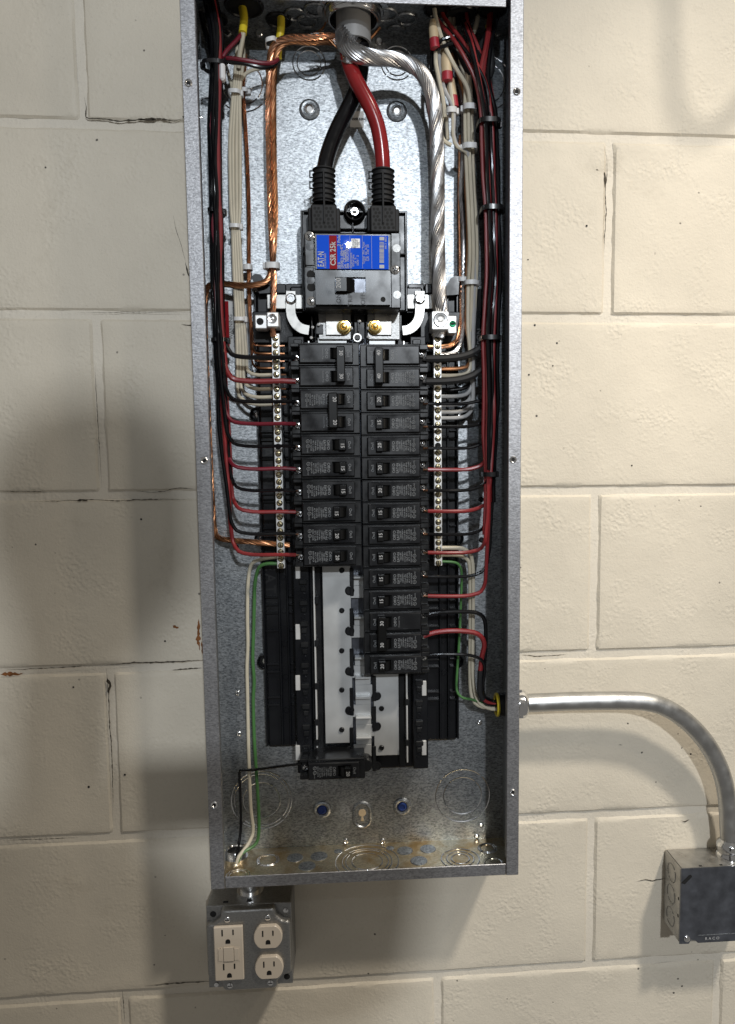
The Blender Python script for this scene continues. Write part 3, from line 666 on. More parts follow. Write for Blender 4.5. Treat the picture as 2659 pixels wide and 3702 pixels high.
# corrugated boots over the main lugs
for s, (uc, dv) in ((0, (718, 0)), (1, (849, 2))):
    b0 = at(uc, 452+dv, .055); bo = thing('lug_boot', 'ribbed black rubber boot on the %s main cable' % ('black' if s == 0 else 'red'), 'boot', b0, 'boots over the main lugs')
    top = at(uc, 374+dv, .055); ln = (top-b0).length; prof = [(0, .0128)]; n = 7
    for i in range(n):
        h = ln*(i+.1)/n; g = ln/n; prof += [(h, .0108), (h+g*.30, .0108), (h+g*.50, .0130), (h+g*.62, .0130), (h+g*.82, .0108)]
    prof += [(ln, .0106), (ln, .0088), (ln-.012, .0085)]
    mb = MB(); mb.lathe(b0, top-b0, prof, 28); part('corrugated_sleeve', mb, 'boot_rubber', bo)
    mb = MB(); pbox(mb, uc-2.2, uc+2.2, 378+dv, 492+dv, .0660, .0705, .0006); part('seam', mb, 'boot_rubber', bo)
    for v in (386, 410):
        q = at(uc-24, v+dv, .055); mb = MB(); mb.ring(q, FWD, .0050, .0011, 4, 5); part('strap_loop', mb, 'boot_rubber', bo)
    mb = MB(); pbox(mb, uc-28, uc+29, 452+dv, 513, .042, .069, .0012); cp = part('cap', mb, 'boot_rubber', bo)
    mb = MB(); pbox(mb, uc-35, uc+36, 460+dv, 513, .040, .060, .0012); part('cap_skirt', mb, 'boot_rubber', bo)
    mb = MB(); hr = random.Random(2)
    for r_ in range(4):
        for k in (-18,-10,8,17): mb.disc(at(uc+k+(2 if r_ % 2 else -2), 461+dv+8.0*r_, .0692), FWD, .0016, 10)
    for r_ in range(2):
        for k in (-20,-9.5,0,9.5,20): mb.disc(at(uc+k+(3 if r_ else 0), 494+dv+8*r_, .0692), FWD, .0016, 10)
    part('vent_holes', mb, 'hole_dark', cp)
# ================================================================ BRANCH BREAKERS
L_ = .0765; PX0 = -L_/2+.0105; PX1 = L_/2-.0068; PW = PX1-PX0
BM = {}
def cached(key, fn, m):
    if key not in BM:
        mb = MB(); fn(mb); me = mb.mesh(key.split('|')[0]); me.materials.append(MT[m]); BM[key] = me
    return BM[key]
def f_body(mb):
    mb.box(-L_/2+.0098, L_/2, -.01245, .01245, .030, .0715, .0007)
    mb.box(-L_/2, -L_/2+.0096, -.01245, -.0070, .030, .0690, .0006)
    mb.box(-L_/2, -L_/2+.0096, .0085, .01245, .030, .0690, .0006)
    mb.box(-L_/2+.0006, -L_/2+.0096, -.0069, .0084, .030, .0560, .0)
    mb.box(-L_/2+.0098, L_/2-.0004, -.0118, -.0112, .0714, .0724, .0); mb.box(-L_/2+.0098, L_/2-.0004, .0112, .0118, .0714, .0724, .0)
def f_face(on):
    def f(mb):
        a, b = PX0+PW*.57, PX0+PW*.845; h = .0100; hw = .0064
        # plate as a frame round the toggle window, bevelled outside
        x0, x1 = PX0, PX1
        o = [(x0,-h),(x1,-h),(x1,h),(x0,h)]; e = .0009; q = [(x0+e,-h+e),(x1-e,-h+e),(x1-e,h-e),(x0+e,h-e)]; wn = [(a,-hw),(b,-hw),(b,hw),(a,hw)]
        vs = [(x,-.0712,z) for x, z in o] + [(x,-.0760,z) for x, z in o] + [(x,-.0769,z) for x, z in q] + [(x,-.0769,z) for x, z in wn] + [(x,-.0735,z) for x, z in wn]
        fs = []
        for r in range(4):
            for k in range(4): fs.append((r*4+k, r*4+(k+1)%4, r*4+4+(k+1)%4, r*4+4+k))
        mb.add(vs, fs)
        mb.box(PX0+PW*.26, PX0+PW*.36, h-.0016, h-.0008, .0766, .0772, 0)
    return f
def f_tog(on, tie):
    def f(mb):
        a, b = PX0+PW*.575, PX0+PW*.84; hw = .0060 if not tie else .0062
        if on: p0, p1, s0 = a+(b-a)*.50, b, a+(b-a)*.06
        else: p0, p1, s0 = a, a+(b-a)*.50, b-(b-a)*.06
        t0, t1 = p0+.0007, p1-.0007
        zt = .0840 if not tie else .0825
        vs = [(p0,-.0735,-hw),(p1,-.0735,-hw),(p1,-.0735,hw),(p0,-.0735,hw),(t0,-zt,-hw+.0006),(t1,-zt,-hw+.0006),(t1,-zt,hw-.0006),(t0,-zt,hw-.0006)]
        mb.add(vs, [(4,5,6,7),(0,1,5,4),(1,2,6,5),(2,3,7,6),(3,0,4,7)])
        # curved ramp filling the rest of the window
        n = 5; pv = []
        for i in range(n+1):
            t = i/n; x = (p0 if on else p1)*(1-t) + s0*t; y = .0805 - .0062*t*t
            pv += [(x,-y,-hw+.0008),(x,-y,hw-.0008)]
        mb.add(pv, [(2*i,2*i+1,2*i+3,2*i+2) for i in range(n)], True)
        mb.add([(s0,-.0735,-hw+.0008),(s0,-.0743,-hw+.0008),((p0 if on else p1),-.0805,-hw+.0008),((p0 if on else p1),-.0735,-hw+.0008)], [(0,1,2,3)])
    return f
def f_num(s, on, tie):
    def f(mb):
        a, b = PX0+PW*.575, PX0+PW*.84; x = a+(b-a)*(.75 if on else .25)
        text(mb, s, (x, -(.0843 if not tie else .0878), -.0008), .0058, -90, .01)
    return f
def f_print(kind):
    def f(mb):
        y = -.0772; X = lambda t: PX0+PW*t
        text(mb, 'On/I', (X(.905), y, 0), .0045, -90); text(mb, 'Off/O', (X(.505), y, 0), .0045, -90)
        if kind == 'full':
            for i, (s, sz) in enumerate((('EAT\u2022N', .0036), ('Type BR', .0024), ('120/240V~', .0024), ('Circuit Bkr', .0023), ('10kA 60Hz', .0023), ('40\u00b0C Cu/Al', .0023), ('SWD HACR', .0022))):
                text(mb, s, (X(.435-.042*i), y, -.0005*(i % 3)), sz*1.1, -90, .0)
            for zc in (.0042, -.0012):
                mb.ring((X(.125), y, zc), FWD, .0019, .00022, 20, 4)
                text(mb, 'UL', (X(.125), y, zc), .0021, -90)
            text(mb, 'LISTED', (X(.115), y, -.0060), .0016, -90)
        else: text(mb, 'Common Trip', (X(.435), y, 0), .0022, -90)
        
    return f
def f_screw(mb):
    mb.lathe((-L_/2+.0062, -.056, -.0028), FWD, [(0,.0040),(.0016,.0040),(.0028,.0030),(.0032,0)], 16)
def f_slot(mb):
    c = Vector((-L_/2+.0062, -.0594, -.0028))
    for a in (.5, .5+PI/2):
        q = Vector((math.cos(a), 0, math.sin(a))); w_ = Vector((-q.z, 0, q.x)); mb.add([c+q*.0026*i+w_*.0005*j for i, j in ((-1,-1),(1,-1),(1,1),(-1,1))], [(0,1,2,3)])
def f_pocket(mb): mb.box(-L_/2+.0012, -L_/2+.0092, .0010, .0080, .0560, .0563, 0)
def f_well(mb):
    a, b = PX0+PW*.57, PX0+PW*.845; mb.box(a+.0001, b-.0001, -.0063, .0063, .0725, .0736, 0)
def f_tie(on):
    def f(mb):
        a, b = PX0+PW*.575, PX0+PW*.84; x0, x1 = (a+(b-a)*.42, b+.0006) if on else (a-.003, a+(b-a)*.46)
        mb.box(x0, x1, -.0193, .0193, .0790, .0873, .0011)
    return f
def breaker(label, amps, on, poles, side, v, kinds=('full',), group='branch breakers'):
    """side -1 left column, +1 right column (turned half round)"""
    xi, xo = (XIL, XOL) if side < 0 else (XIR, XOR)
    zc = sum(at((xi[2] if True else 0), vv, .0765).z for vv in v)/len(v)
    t = thing('branch_breaker' if poles == 1 else 'double_breaker', label, 'circuit breaker', ((xi[0]+xo)/2, 0, zc), group, None)
    if side > 0: t.rotation_euler = (0, PI, 0)
    for k in range(poles):
        dz = 0 if poles == 1 else (.01258 if k == 0 else -.01258)
        if side > 0: dz = -dz
        kd = kinds[min(k, len(kinds)-1)]
        tie = poles == 2
        key = lambda a: a
        for nm, ky, fn, m in (('body', 'body', f_body, 'breaker_body'), ('face_plate', 'face|', f_face(on), 'breaker_face'), ('toggle', 'toggle|%d%d' % (on, tie), f_tog(on, tie), 'toggle_black'),
                              ('print', 'print|'+kd, f_print(kd), 'print_grey'), ('terminal_screw', 'terminal_screw', f_screw, 'zinc'), ('terminal_pocket', 'pocket', f_pocket, 'hole_dark'), ('toggle_well', 'well', f_well, 'hole_dark')):
            o = part(nm, cached(ky, fn, m), None, t, local=True); o.location = (0, 0, dz)
            if nm == 'print': o['kind'] = 'stuff'
            if nm == 'terminal_screw': part('slot', cached('slot', f_slot, 'hole_dark'), None, o, local=True)
        o = part('rating', cached('rating|%s%d%d' % (amps, on, tie), f_num(amps, on, tie), 'print_white'), None, t, local=True); o.location = (0, 0, dz)
    if poles == 2: part('handle_tie', cached('handle_tie|%d' % on, f_tie(on), 'toggle_black'), None, t, local=True)
    return t
xi1 = (at(796.5, 785, .0715).x + at(801.5, 1232, .0715).x)/2
XIL = (xi1, 0, 730); XOL = xi1 - L_
xr_ = xi1 + .0012; XIR = (xr_, 0, 870); XOR = xr_ + L_
VL = [783, 834, 884.5, 935, 985.5, 1035.5, 1085.5, 1134.5, 1184, 1232]
VR = [786, 837, 888, 938, 988, 1037, 1087, 1136, 1185.5, 1234, 1282, 1330, 1378, 1424, 1473]
breaker('double 30 amp breaker topping the left column, tied handles thrown right', '30', True, 2, -1, VL[0:2], ('blank2', 'blank2'))
breaker('double 20 amp breaker in the left column, tied handles thrown left', '20', False, 2, -1, VL[2:4], ('full', 'blank2'))
for i, (a, on) in enumerate((('15', True), ('15', True), ('15', True), ('15', False), ('20', False), ('20', False))):
    nm = ('uppermost single 15 amp breaker of the left column, just below the tied 20s', 'second single 15 amp breaker down the left column', 'third single 15 amp breaker down the left column',
          'lowest 15 amp breaker of the left column, its handle thrown to the left', 'upper of the two single 20 amp breakers low in the left column', 'lowest breaker of the left row, 20 amp, right above the bare bus bar')[i]
    breaker(nm, a, on, 1, -1, [VL[4+i]])
breaker('double 40 amp breaker at the top of the right column fed by thick black cables', '40', True, 2, 1, VR[0:2], ('blank2', 'full'))
RA = ['20','15','20','20','20','15','15','15','15','15']
rlab = ['single 20 amp breaker right under the tied 40s in the right column', 'highest 15 amp breaker of the right column', 'upper of three neighbouring 20 amp breakers in the right column', 'middle one of three neighbouring 20 amp breakers in the right column, red wire',
        'lower of three neighbouring 20 amp breakers in the right column', 'uppermost of five 15 amp breakers low in the right column', 'second of five neighbouring 15 amp breakers in the right column', 'third of five neighbouring 15 amp breakers in the right column',
        'fourth of five neighbouring 15 amp breakers in the right column', 'last of five neighbouring 15 amp breakers, above the tied 30s']
for i in range(10): breaker(rlab[i], RA[i], True, 1, 1, [VR[2+i]])
breaker('double 30 amp breaker near the bottom of the right column', '30', True, 2, 1, VR[12:14], ('blank2', 'full'))
breaker('single 20 amp breaker at the very bottom of the right column', '20', True, 1, 1, [VR[14]])
bl_ = breaker('lone 20 amp breaker standing apart at the foot of the bus bars, lower left', '20', True, 1, -1, [1708])
# heel of the lone breaker where it clips on the bar
mb = MB(); q = at(808, 1712, .055); mb.lathe((XIL[0]+.001, -.040, bl_.location.z-.003), FWD, [(0,.0085),(.016,.0085),(.018,.0075),(.018,0)], 20); part('clip_heel', mb, 'breaker_body', bl_)

# ================================================================ TERMINAL BARS AND LUGS
def termbar(u0, u1, v0, v1, dead, label, sv0, sv1):
    d = .046; xc = (at(u0, v0, d).x + at(u1, v1, d).x)/2; z1 = at(u0, v0, d).z; z0 = at(u1, v1, d).z
    t = thing('terminal_bar', label, 'terminal bar', (xc, -.036, z0), 'terminal bars')
    mb = MB(); mb.box(xc-.0046, xc+.0046, z0, z1, .034, d, .0005); part('bar', mb, 'bar_tin', t)
    for i in range(4):
        mb = MB(); z = z0+(z1-z0)*(i+.5)/4; mb.box(xc-.006, xc+.006, z-.006, z+.006, .022, .0338, .001); part('standoff', mb, 'black_plastic', t)
    za, zb_ = at(u0, sv0, d).z, at(u1, sv1, d).z
    def fs(mb): mb.lathe((0,0,0), FWD, [(-.001,.0036),(.0006,.0036),(.0015,.0026),(.0018,0)], 14)
    def fsl(mb): mb.box(-.0030, .0030, -.00055, .00055, .0013, .0020, 0)
    def fh(mb): mb.lathe((0,0,0), FWD, [(.0001,.0036),(.0002,.0034),(.0002,0)], 14)
    rr = random.Random(len(label))
    for i in range(33):
        z = za + (zb_-za)*i/32
        if i in dead:
            o = part('screw_hole', cached('screw_hole', fh, 'hole_dark'), None, t, local=True)
        else:
            o = part('screw', cached('bar_screw', fs, 'brass_screw'), None, t, local=True)
            s_ = part('slot', cached('bar_slot', fsl, 'hole_dark'), None, o, local=True); s_.rotation_euler = (0, rr.uniform(-1.6, 1.6), 0)
        o.location = (0, -d+.036, z-z0)
    return xc
TBL = termbar(609.5, 624, 738, 1259, (6, 15, 24), 'left terminal bar crowded with bare copper and cream wires at its top', 749, 1253)
TBR = termbar(969.5, 971.5, 738, 1253, (3, 6, 15), 'right terminal bar beside the green ground screw and aluminium cable', 751, 1247)
def lugblock(name, label, boxes, sc_, m='bar_tin'):
    u0, u1, v0, v1, d = boxes; t = thing(name, label, 'lug', at((u0+u1)/2, (v0+v1)/2, d))
    mb = MB(); pbox(mb, u0, u1, v0, v1, .036, d, .0010); part('lug_body', mb, m, t)
    u, v, R, mm = sc_; p = at(u, v, d); mb = MB()
    if mm == 'hole_dark': mb.lathe(p, FWD, [(.0001,R),(.0003,R*.95),(.0003,0)], 20)
    else: mb.lathe(p, FWD, [(0,R),(.0012,R),(.0022,R*.88),(.0020,R*.62),(.0008,R*.56),(.0004,0)], 26)
    s_ = part('lug_screw', mb, mm, t)
    if mm == 'zinc': mb = MB(); mb.lathe(p, FWD, [(.0009,R*.5),(.0011,R*.42),(.0011,0)], 6); part('hex_socket', mb, 'strap_metal', s_)
    if mm == 'green_screw': mb = MB(); mb.box(p.x-R*.8, p.x+R*.8, p.z-.0006, p.z+.0006, d+.001, d+.0025); part('slot', mb, 'hole_dark', s_)
    return t
lugblock('cable_lug', 'small square lug clamping the bare copper cable above the left terminal bar', (591.5, 618, 691, 724, .063), (604, 705.5, .0052, 'zinc'))
lugblock('cable_lug', 'empty bright lug with an open hole, far left of the pair beside the copper cable', (565, 592, 697, 728, .056), (576.5, 712, .0040, 'hole_dark'))
lugblock('cable_lug', 'big square lug clamping the thick aluminium neutral cable', (957, 995, 689, 730, .066), (976, 708.5, .0082, 'zinc'))
lugblock('ground_lug', 'small lug with a green screw right of the aluminium cable', (993, 1012, 699, 738, .055), (1003, 717.5, .0038, 'green_screw'))
# ================================================================ WIRES
def wire(name, label, cat, pts, r, m, group=None, n=8, step=.005):
    mb = MB(); mb.tube(spline([at(*p) for p in pts], step), r, n); return solo(name, mb, m, label, cat, group)
def strands(name, label, cat, pts, R, r, k, pitch, m, group=None, core=True, n=6, rad=None):
    """twisted cable: one helical strand per part"""
    P = spline([at(*p) for p in pts], .0025); root = thing(name, label, cat, P[-1], group)
    t0 = (P[1]-P[0]).normalized(); up = Vector((0,1,0)); nrm = (up - t0*up.dot(t0)).normalized(); fr = []; s = 0
    for i, p in enumerate(P):
        t = (P[min(i+1, len(P)-1)]-P[max(i-1, 0)]).normalized(); nrm = (nrm - t*nrm.dot(t)).normalized(); fr.append((p, nrm.copy(), t.cross(nrm), s))
        if i+1 < len(P): s += (P[i+1]-p).length
    tot = s
    for j in range(k):
        mb = MB(); q = []
        for (p, a, b, s_) in fr:
            th = 2*PI*(j/k + s_/pitch); RR = R*(rad(s_/tot) if rad else 1); q.append(p + (a*math.cos(th)+b*math.sin(th))*RR)
        mb.tube(q, r, n); part('strand', mb, m, root)
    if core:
        mb = MB(); mb.tube([f[0] for f in fr], max(R-r*.6, r), 8); part('dark_core', mb, 'strand_gap_shade', root)  # dark filler inside the strands, shade of the gaps put into its colour
    return root
RB = random.Random(11)
# ---- left bundle of red and black branch wires
LB = [(0,466),(60,478),(110,481),(150,479),(220,477),(304,475),(400,477),(475,480),(582,481),(680,484),(755,488),(880,494),(978,499),(1076,505),(1149,508),(1197,507),(1240,508)]
def lbx(v):
    for (a, x), (b, y) in zip(LB, LB[1:]):
        if a <= v <= b: return x+(y-x)*(v-a)/(b-a)
    return LB[-1][1]
lcol = ['black','red','black','red','black','red','black','red','black','red']
lvw = [791, 844, 889, 938, 988, 1038, 1086, 1133, 1182, 1228]
lanes = [10, 6, 2, -9, -3, -7, 6, 9, -11, -1]
lyr = [.060, .063, .068, .058, .067, .050, .051, .049, .060, .053]
for i in range(10):
    v = lvw[i]; x0 = lanes[i]; d0 = lyr[i]; pts = []
    cut = v-62 if i not in (0,) else v-40
    for a in range(-6, int(cut), 72):
        sq = 1.0 if a > 120 else 1.15
        k = 1.0 if a < v-190 else max(.35, (v-a)/190)
        pts.append((lbx(max(a, 0)) + x0*k*sq + RB.uniform(-1.6, 1.6) + (1-k)*6, a, d0 + RB.uniform(-.0015, .0015)))
    bx = lbx(cut) + x0*.35 + 5
    pts += [(bx+1, cut+14, d0), (bx+5, v-26, d0), (bx+17, v-7, .060), (bx+38, v-1, .060), (575, v+1, .060), (625, v+RB.uniform(-1,1), .060), (656, v+(1 if i else 1), .0595)]
    r = .0021 if lcol[i] == 'black' else .00225
    if i == 0: r = .0026
    if i == 1: r = .0030
    w_ = wire('branch_wire', '%s wire feeding the %s pole from the top, left breaker column' % (lcol[i], ORD[i]), 'wire', pts, r, 'wire_black' if lcol[i] == 'black' else ('wire_dark_red' if i in (3, 5) else 'wire_red'), 'branch wires')
    mb = MB(); mb.tube([at(655, v+1, .0595), at(661.5, v+2, .0592)], .0011, 6); part('stripped_end', mb, 'copper', w_)
# extra wires that run the upper bundle only
wire('spare_wire', 'dark red wire coming from the yellow sheath into the left bundle', 'wire', [(535,76,.055),(522,92,.058),(508,106,.06),(495,124,.062),(486,160,.05),(482,260,.044),(480,420,.044),(484,560,.044),(489,740,.044),(497,900,.045),(505,1060,.046)], .0022, 'wire_dark_red', 'branch wires')
wire('spare_wire', 'black wire crossing from the left yellow sheath into the bundle', 'wire', [(538,78,.052),(524,97,.055),(510,112,.058),(498,132,.060),(491,180,.048),(488,300,.042),(490,470,.042),(494,640,.042),(498,800,.043)], .0022, 'wire_black', 'branch wires')
wire('crossing_wire', 'red wire running level from the second yellow sheath to the left bundle', 'wire', [(616,131,.052),(605,139,.056),(580,140,.060),(550,135,.062),(525,131,.062),(503,129,.060),(493,136,.056),(488,170,.05)], .0023, 'wire_dark_red', 'branch wires')
wire('crossing_wire', 'black wire running level below the red one near the panel top left', 'wire', [(617,134,.050),(603,147,.054),(578,149,.058),(550,142,.060),(525,139,.060),(500,138,.058),(489,148,.054),(485,180,.048)], .0023, 'wire_black', 'branch wires')
wire('entry_wire', 'thick black wire dropping from the top left opening behind the red ones', 'wire', [(442,-4,.03),(446,30,.03),(455,70,.032),(467,108,.036),(474,150,.040),(474,300,.04),(479,480,.040)], .0028, 'wire_black', 'branch wires')
wire('entry_wire', 'pale cream wire behind the thick black one in the top left corner', 'wire', [(474,40,.02),(472,66,.02),(478,90,.024),(484,118,.026)], .0024, 'wire_cream', 'branch wires')
# marker tape, ties
def tie(u, v, wu, m, label, d=.054, dd=.016, head=1, h=.0042, tilt=0, grp='cable ties'):
    p = at(u, v, d); a = wu/1.9/2*.001+.0008; b = dd/2+.0012; t = thing('cable_tie', label, 'cable tie', p, grp); mb = MB(); n = 28; vs = []
    for i in range(n):
        th = 2*PI*i/n; c, s = math.cos(th), math.sin(th); sg = lambda q: math.copysign(abs(q)**.6, q)
        for rr, z in ((1, -h/2), (1.0, h/2), (1.09, h/2), (1.09, -h/2)): vs.append(p + Vector((sg(c)*a*rr, sg(s)*b*rr, z + tilt*sg(c)*a)))
    mb.add(vs, [(4*i+k, 4*i+(k+1)%4, (4*((i+1)%n))+(k+1)%4, 4*((i+1)%n)+k) for i in range(n) for k in range(4)], True); part('strap', mb, m, t)
    mb = MB(); x = p.x + a*1.05*head; mb.box(x-.0026, x+.0026, p.z-.0034+tilt*a*head, p.z+.0034+tilt*a*head, d-.003, d+.0035, .0007); part('head', mb, m, t)
    return t
tie(476, 147, 42, 'tie_black', 'black cable tie round the left bundle beside the white marker', .056, .022, -1)
tie(480, 471, 28, 'tie_black', 'black cable tie round the left bundle in its upper half', .053, .022, 1)
tie(488, 755, 29, 'tie_black', 'black cable tie on the left bundle level with the top breakers', .054, .022, 1)
mb = MB()
for (u0, u1, v0, v1) in ((486,498,136,176),): pbox(mb, u0, u1, v0, v1, .058, .0675, .002)
solo('wire_marker', mb, 'label_white', 'white marker sleeve wrapped on wires of the left bundle', 'marker')
mb = MB(); pbox(mb, 476, 488, 60, 94, .030, .036, .002); solo('wire_marker', mb, 'label_white', 'pale marker sleeve hanging in the shaded top left corner', 'marker')
# ---- left cream neutrals to the bar
cr_v = [831, 862, 880, 896]; cl_ = [11, 4, -3, -9]
for i in range(4):
    v = cr_v[i]; o = cl_[i]
    pts = [(533+o*.5, 92, .030), (531+o*.8, 130, .034), (524+o*.7, 200, .036), (520+o*1.1, 300, .030), (520+o*1.1, 380, .028), (521+o, 460, .030), (522+o*.7, 505, .032), (526+o*.8, 600, .030), (531+o*.8, 700, .030), (535+o, 780, .030)]
    pts += [(536+o, v-32, .030), (541+o*.6, v-14, .032), (553+o*.3, v-4, .036), (575, v, .040), (603, v+(-1), .041)]
    w_ = wire('neutral_wire', 'cream neutral wire, %s from the top on the left terminal bar' % ORD[i], 'wire', pts, .0021, 'wire_cream', 'neutral wires')
    q = at(603, v-1, .041); mb = MB(); mb.tube([q, q+RT*.016], .0009, 6); part('stripped_end', mb, 'copper', w_)
wire('neutral_wire', 'cream wire slanting out of the top left bundle to the left of the copper strands', 'wire', [(495,130,.03),(502,150,.03),(510,178,.032),(516,205,.034),(513,300,.026),(512,420,.026),(518,500,.028),(524,640,.028)], .0020, 'wire_cream', 'neutral wires')
wire('neutral_wire', 'short cream wire curving right toward the copper cable near the top', 'wire', [(590,150,.03),(565,154,.032),(545,163,.034),(530,185,.036),(526,210,.036),(527,330,.027),(525,480,.029)], .0020, 'wire_cream', 'neutral wires')
tie(520.5, 208, 22, 'tie_white', 'white cable tie at the top of the cream wires', .034, .014, 1); tie(521, 503, 20, 'tie_white', 'white cable tie at the middle of the cream wires', .032, .012, 1); tie(531, 708, 21, 'tie_white', 'lowest white cable tie on the cream wires, over the warning sticker', .031, .012, 1)
# ---- thin bare copper grounds, left
for i, (o, v) in enumerate(((5, 766), (3, 783), (0, 800), (-2, 815))):
    pts = [(545+o*.3, 120, .022), (541+o*.5, 165, .022), (538+o*.6, 200, .022), (544+o*.7, 300, .018), (550+o*.7, 440, .018), (551+o*.6, 560, .020), (551+o*.7, 640, .026), (555+o*.5, 720, .030), (558+o*.3, v-30, .032), (560, v-12, .034), (567, v-2, .038), (585, v, .041), (605, v, .041), (631, v, .041)]
    wire('ground_wire', 'bare copper ground wire, %s from the top at the left terminal bar' % ORD[i], 'wire', pts, .0012, 'copper_dull_shaded' if i % 2 else 'copper', 'bare ground wires', 6)
tie(541, 203, 15, 'tie_white', 'white cable tie on the thin bare copper wires near the top', .024, .010, 1); tie(550, 593, 15, 'tie_white', 'white cable tie on the thin copper wires above the tray', .022, .010, -1, .0060)
# ---- twisted copper cables
strands('copper_ground_cable', 'twisted bare copper cable running down into the left lug', 'ground cable', [(752,84,.045),(735,80,.05),(690,83,.055),(650,83,.058),(622,89,.058),(605,104,.056),(598,135,.052),(596,200,.046),(596,300,.044),(599,450,.044),(604,560,.046),(607,620,.050),(606,660,.052),(605,700,.052),(605,726,.050),(606,744,.047)], .0021, .00145, 7, .055, 'copper', 'twisted copper cables')
strands('copper_ground_cable', 'twisted copper cable turning left above the tray and down the side to the left bar', 'ground cable', [(748,95,.042),(720,92,.047),(690,94,.050),(650,91,.053),(628,97,.053),(614,115,.051),(608,150,.047),(606,220,.044),(607,350,.042),(610,470,.042),(606,560,.043),(602,598,.043),(591,622,.043),(568,631,.042),(530,632,.036),(497,629,.030),(472,629,.026),(458,642,.020),(454,680,.017),(456,780,.013),(461,900,.013),(466,1020,.013),(471,1120,.013),(476,1175,.015),(488,1192,.022),(520,1197,.034),(565,1201,.042),(615,1205,.042),(642,1207,.042)], .0021, .00145, 7, .050, 'copper_dull_shaded', 'twisted copper cables')  # darker copper paints in the shade behind the left flange
tie(601, 96, 18, 'tie_white', 'white cable tie at the bend of the copper cables', .056, .016, 1, .0045, .25); tie(604, 590, 26, 'tie_white', 'wide white cable tie above the copper cable fork', .046, .012, -1, .0065)
# ---- aluminium neutral
def nrad(t): return 1.0 if t > .16 else 1.0 + .55*(1-t/.16)
strands('neutral_cable', 'thick twisted aluminium neutral cable curving from the conduit to the right lug', 'neutral cable', [(764,78,.048),(768,98,.056),(780,112,.066),(800,122,.070),(830,128,.066),(870,131,.060),(905,141,.057),(934,162,.056),(954,200,.054),(964,250,.052),(968,320,.050),(970,420,.050),(970,520,.052),(972,600,.056),(974,660,.056),(976,700,.052),(974,726,.049),(970,746,.047)], .0065, .0016, 18, .105, 'aluminium', None, True, 6, nrad)
# strands fanned over the conduit end
fan = thing('strand_fan', 'loose aluminium strands wrapped round the grey conduit end', 'cable end', at(780, 90, .06)); rf = random.Random(4)
for i in range(22):
    a = i/21; u0 = 747+62*a; P = spline([at(u0, 74+6*math.sin(a*PI)+rf.uniform(-3,3), .035+.026*math.sin(a*PI)), at(u0-4+rf.uniform(-2,2), 88+8*(1-a), .042+.026*math.sin(a*PI)), at(752+20*a, 104+rf.uniform(-4,4)+8*a, .054+.012*a), at(764+26*a, 128+rf.uniform(-6,6)-10*a, .062)], .003)
    mb = MB(); mb.tube(P, .0009, 5); part('strand', mb, 'aluminium', fan)
for i in range(14):
    a = i/13; P = spline([at(746+10*rf.random(), 80+50*a, .04), at(752+3*rf.random(), 84+48*a, .052), at(768, 96+42*a, .066), at(784+4*a, 112+28*a, .062)], .003); mb = MB(); mb.tube(P, .0010, 5); part('strand', mb, 'aluminium', fan)
for i in range(7):
    P = spline([at(700+rf.uniform(-12,20), 78+rf.uniform(-6,8), .05), at(722+rf.uniform(-8,8), 80+rf.uniform(-8,10), .05), at(748, 84+4*i, .05)], .003); mb = MB(); mb.tube(P, .0006, 5); part('strand', mb, 'aluminium' if i % 2 else 'copper_dull_shaded', fan)
wire('copper_tail', 'short bare copper tail behind the conduit on its right', 'wire', [(842,62,.035),(836,68,.036),(828,78,.036),(818,88,.036)], .0018, 'copper_dull_shaded')
wire('copper_tail', 'curled thin copper tail left of the conduit ring', 'wire', [(722,50,.03),(716,62,.034),(706,70,.036),(694,76,.036)], .0012, 'copper_dull_shaded')
# ---- main conductors
wire('main_cable', 'thick glossy black main cable crossing behind the red one', 'main cable', [(800,60,.040),(801,110,.042),(800,150,.042),(792,195,.042),(772,238,.044),(748,285,.048),(730,330,.052),(721,365,.055),(718,395,.056),(718,430,.056)], .0088, 'wire_black', 'main cables', 20)
wire('main_cable', 'thick glossy red main cable crossing in front of the black one', 'main cable', [(768,70,.046),(769,112,.054),(774,140,.056),(786,172,.058),(804,206,.059),(822,240,.059),(837,280,.058),(845,325,.057),(848,360,.056),(849,395,.056),(849,432,.056)], .0084, 'cable_red', 'main cables', 20)
# ---- PVC riser and its threaded hub
pc = at(783, 36, .042); pc.z = ZT
pv = thing('grey_conduit', 'grey plastic conduit end coming through the panel top in a threaded hub', 'conduit', pc)
ze = at(783, 98, .042).z
mb = MB(); mb.lathe((pc.x, pc.y, ze), UP, [(.03,.0165),(0,.0165),(0,.0192),(.03,.0193),(pc.z-ze+.10,.0193)], 36); part('conduit_pipe', mb, 'pvc', pv)
mb = MB(); mb.lathe((pc.x, pc.y, ZT-.0016), -UP, [(0,.0330),(.0040,.0330),(.0042,.0300),(.0085,.0300),(.0100,.0292),(.0112,.0278),(.0112,.0262),(.0010,.0258)], 40); part('bushing', mb, 'zinc', pv)
mb = MB()
for h in (.0052, .0070, .0088): mb.ring((pc.x, pc.y, ZT-.0016-h), UP, .0300, .0007, 44, 5)
part('thread', mb, 'zinc', pv)
mb = MB(); mb.lathe((pc.x, pc.y, ZT-.0016), -UP, [(0,.0400),(.0012,.0396),(.0022,.0340)], 40); part('locknut', mb, 'zinc', pv)
mb = MB(); mb.lathe((pc.x, pc.y, ZT-.0024), -UP, [(0,.0259),(.0002,.0194)], 40); part('shadow_gap', mb, 'hole_dark', pv)
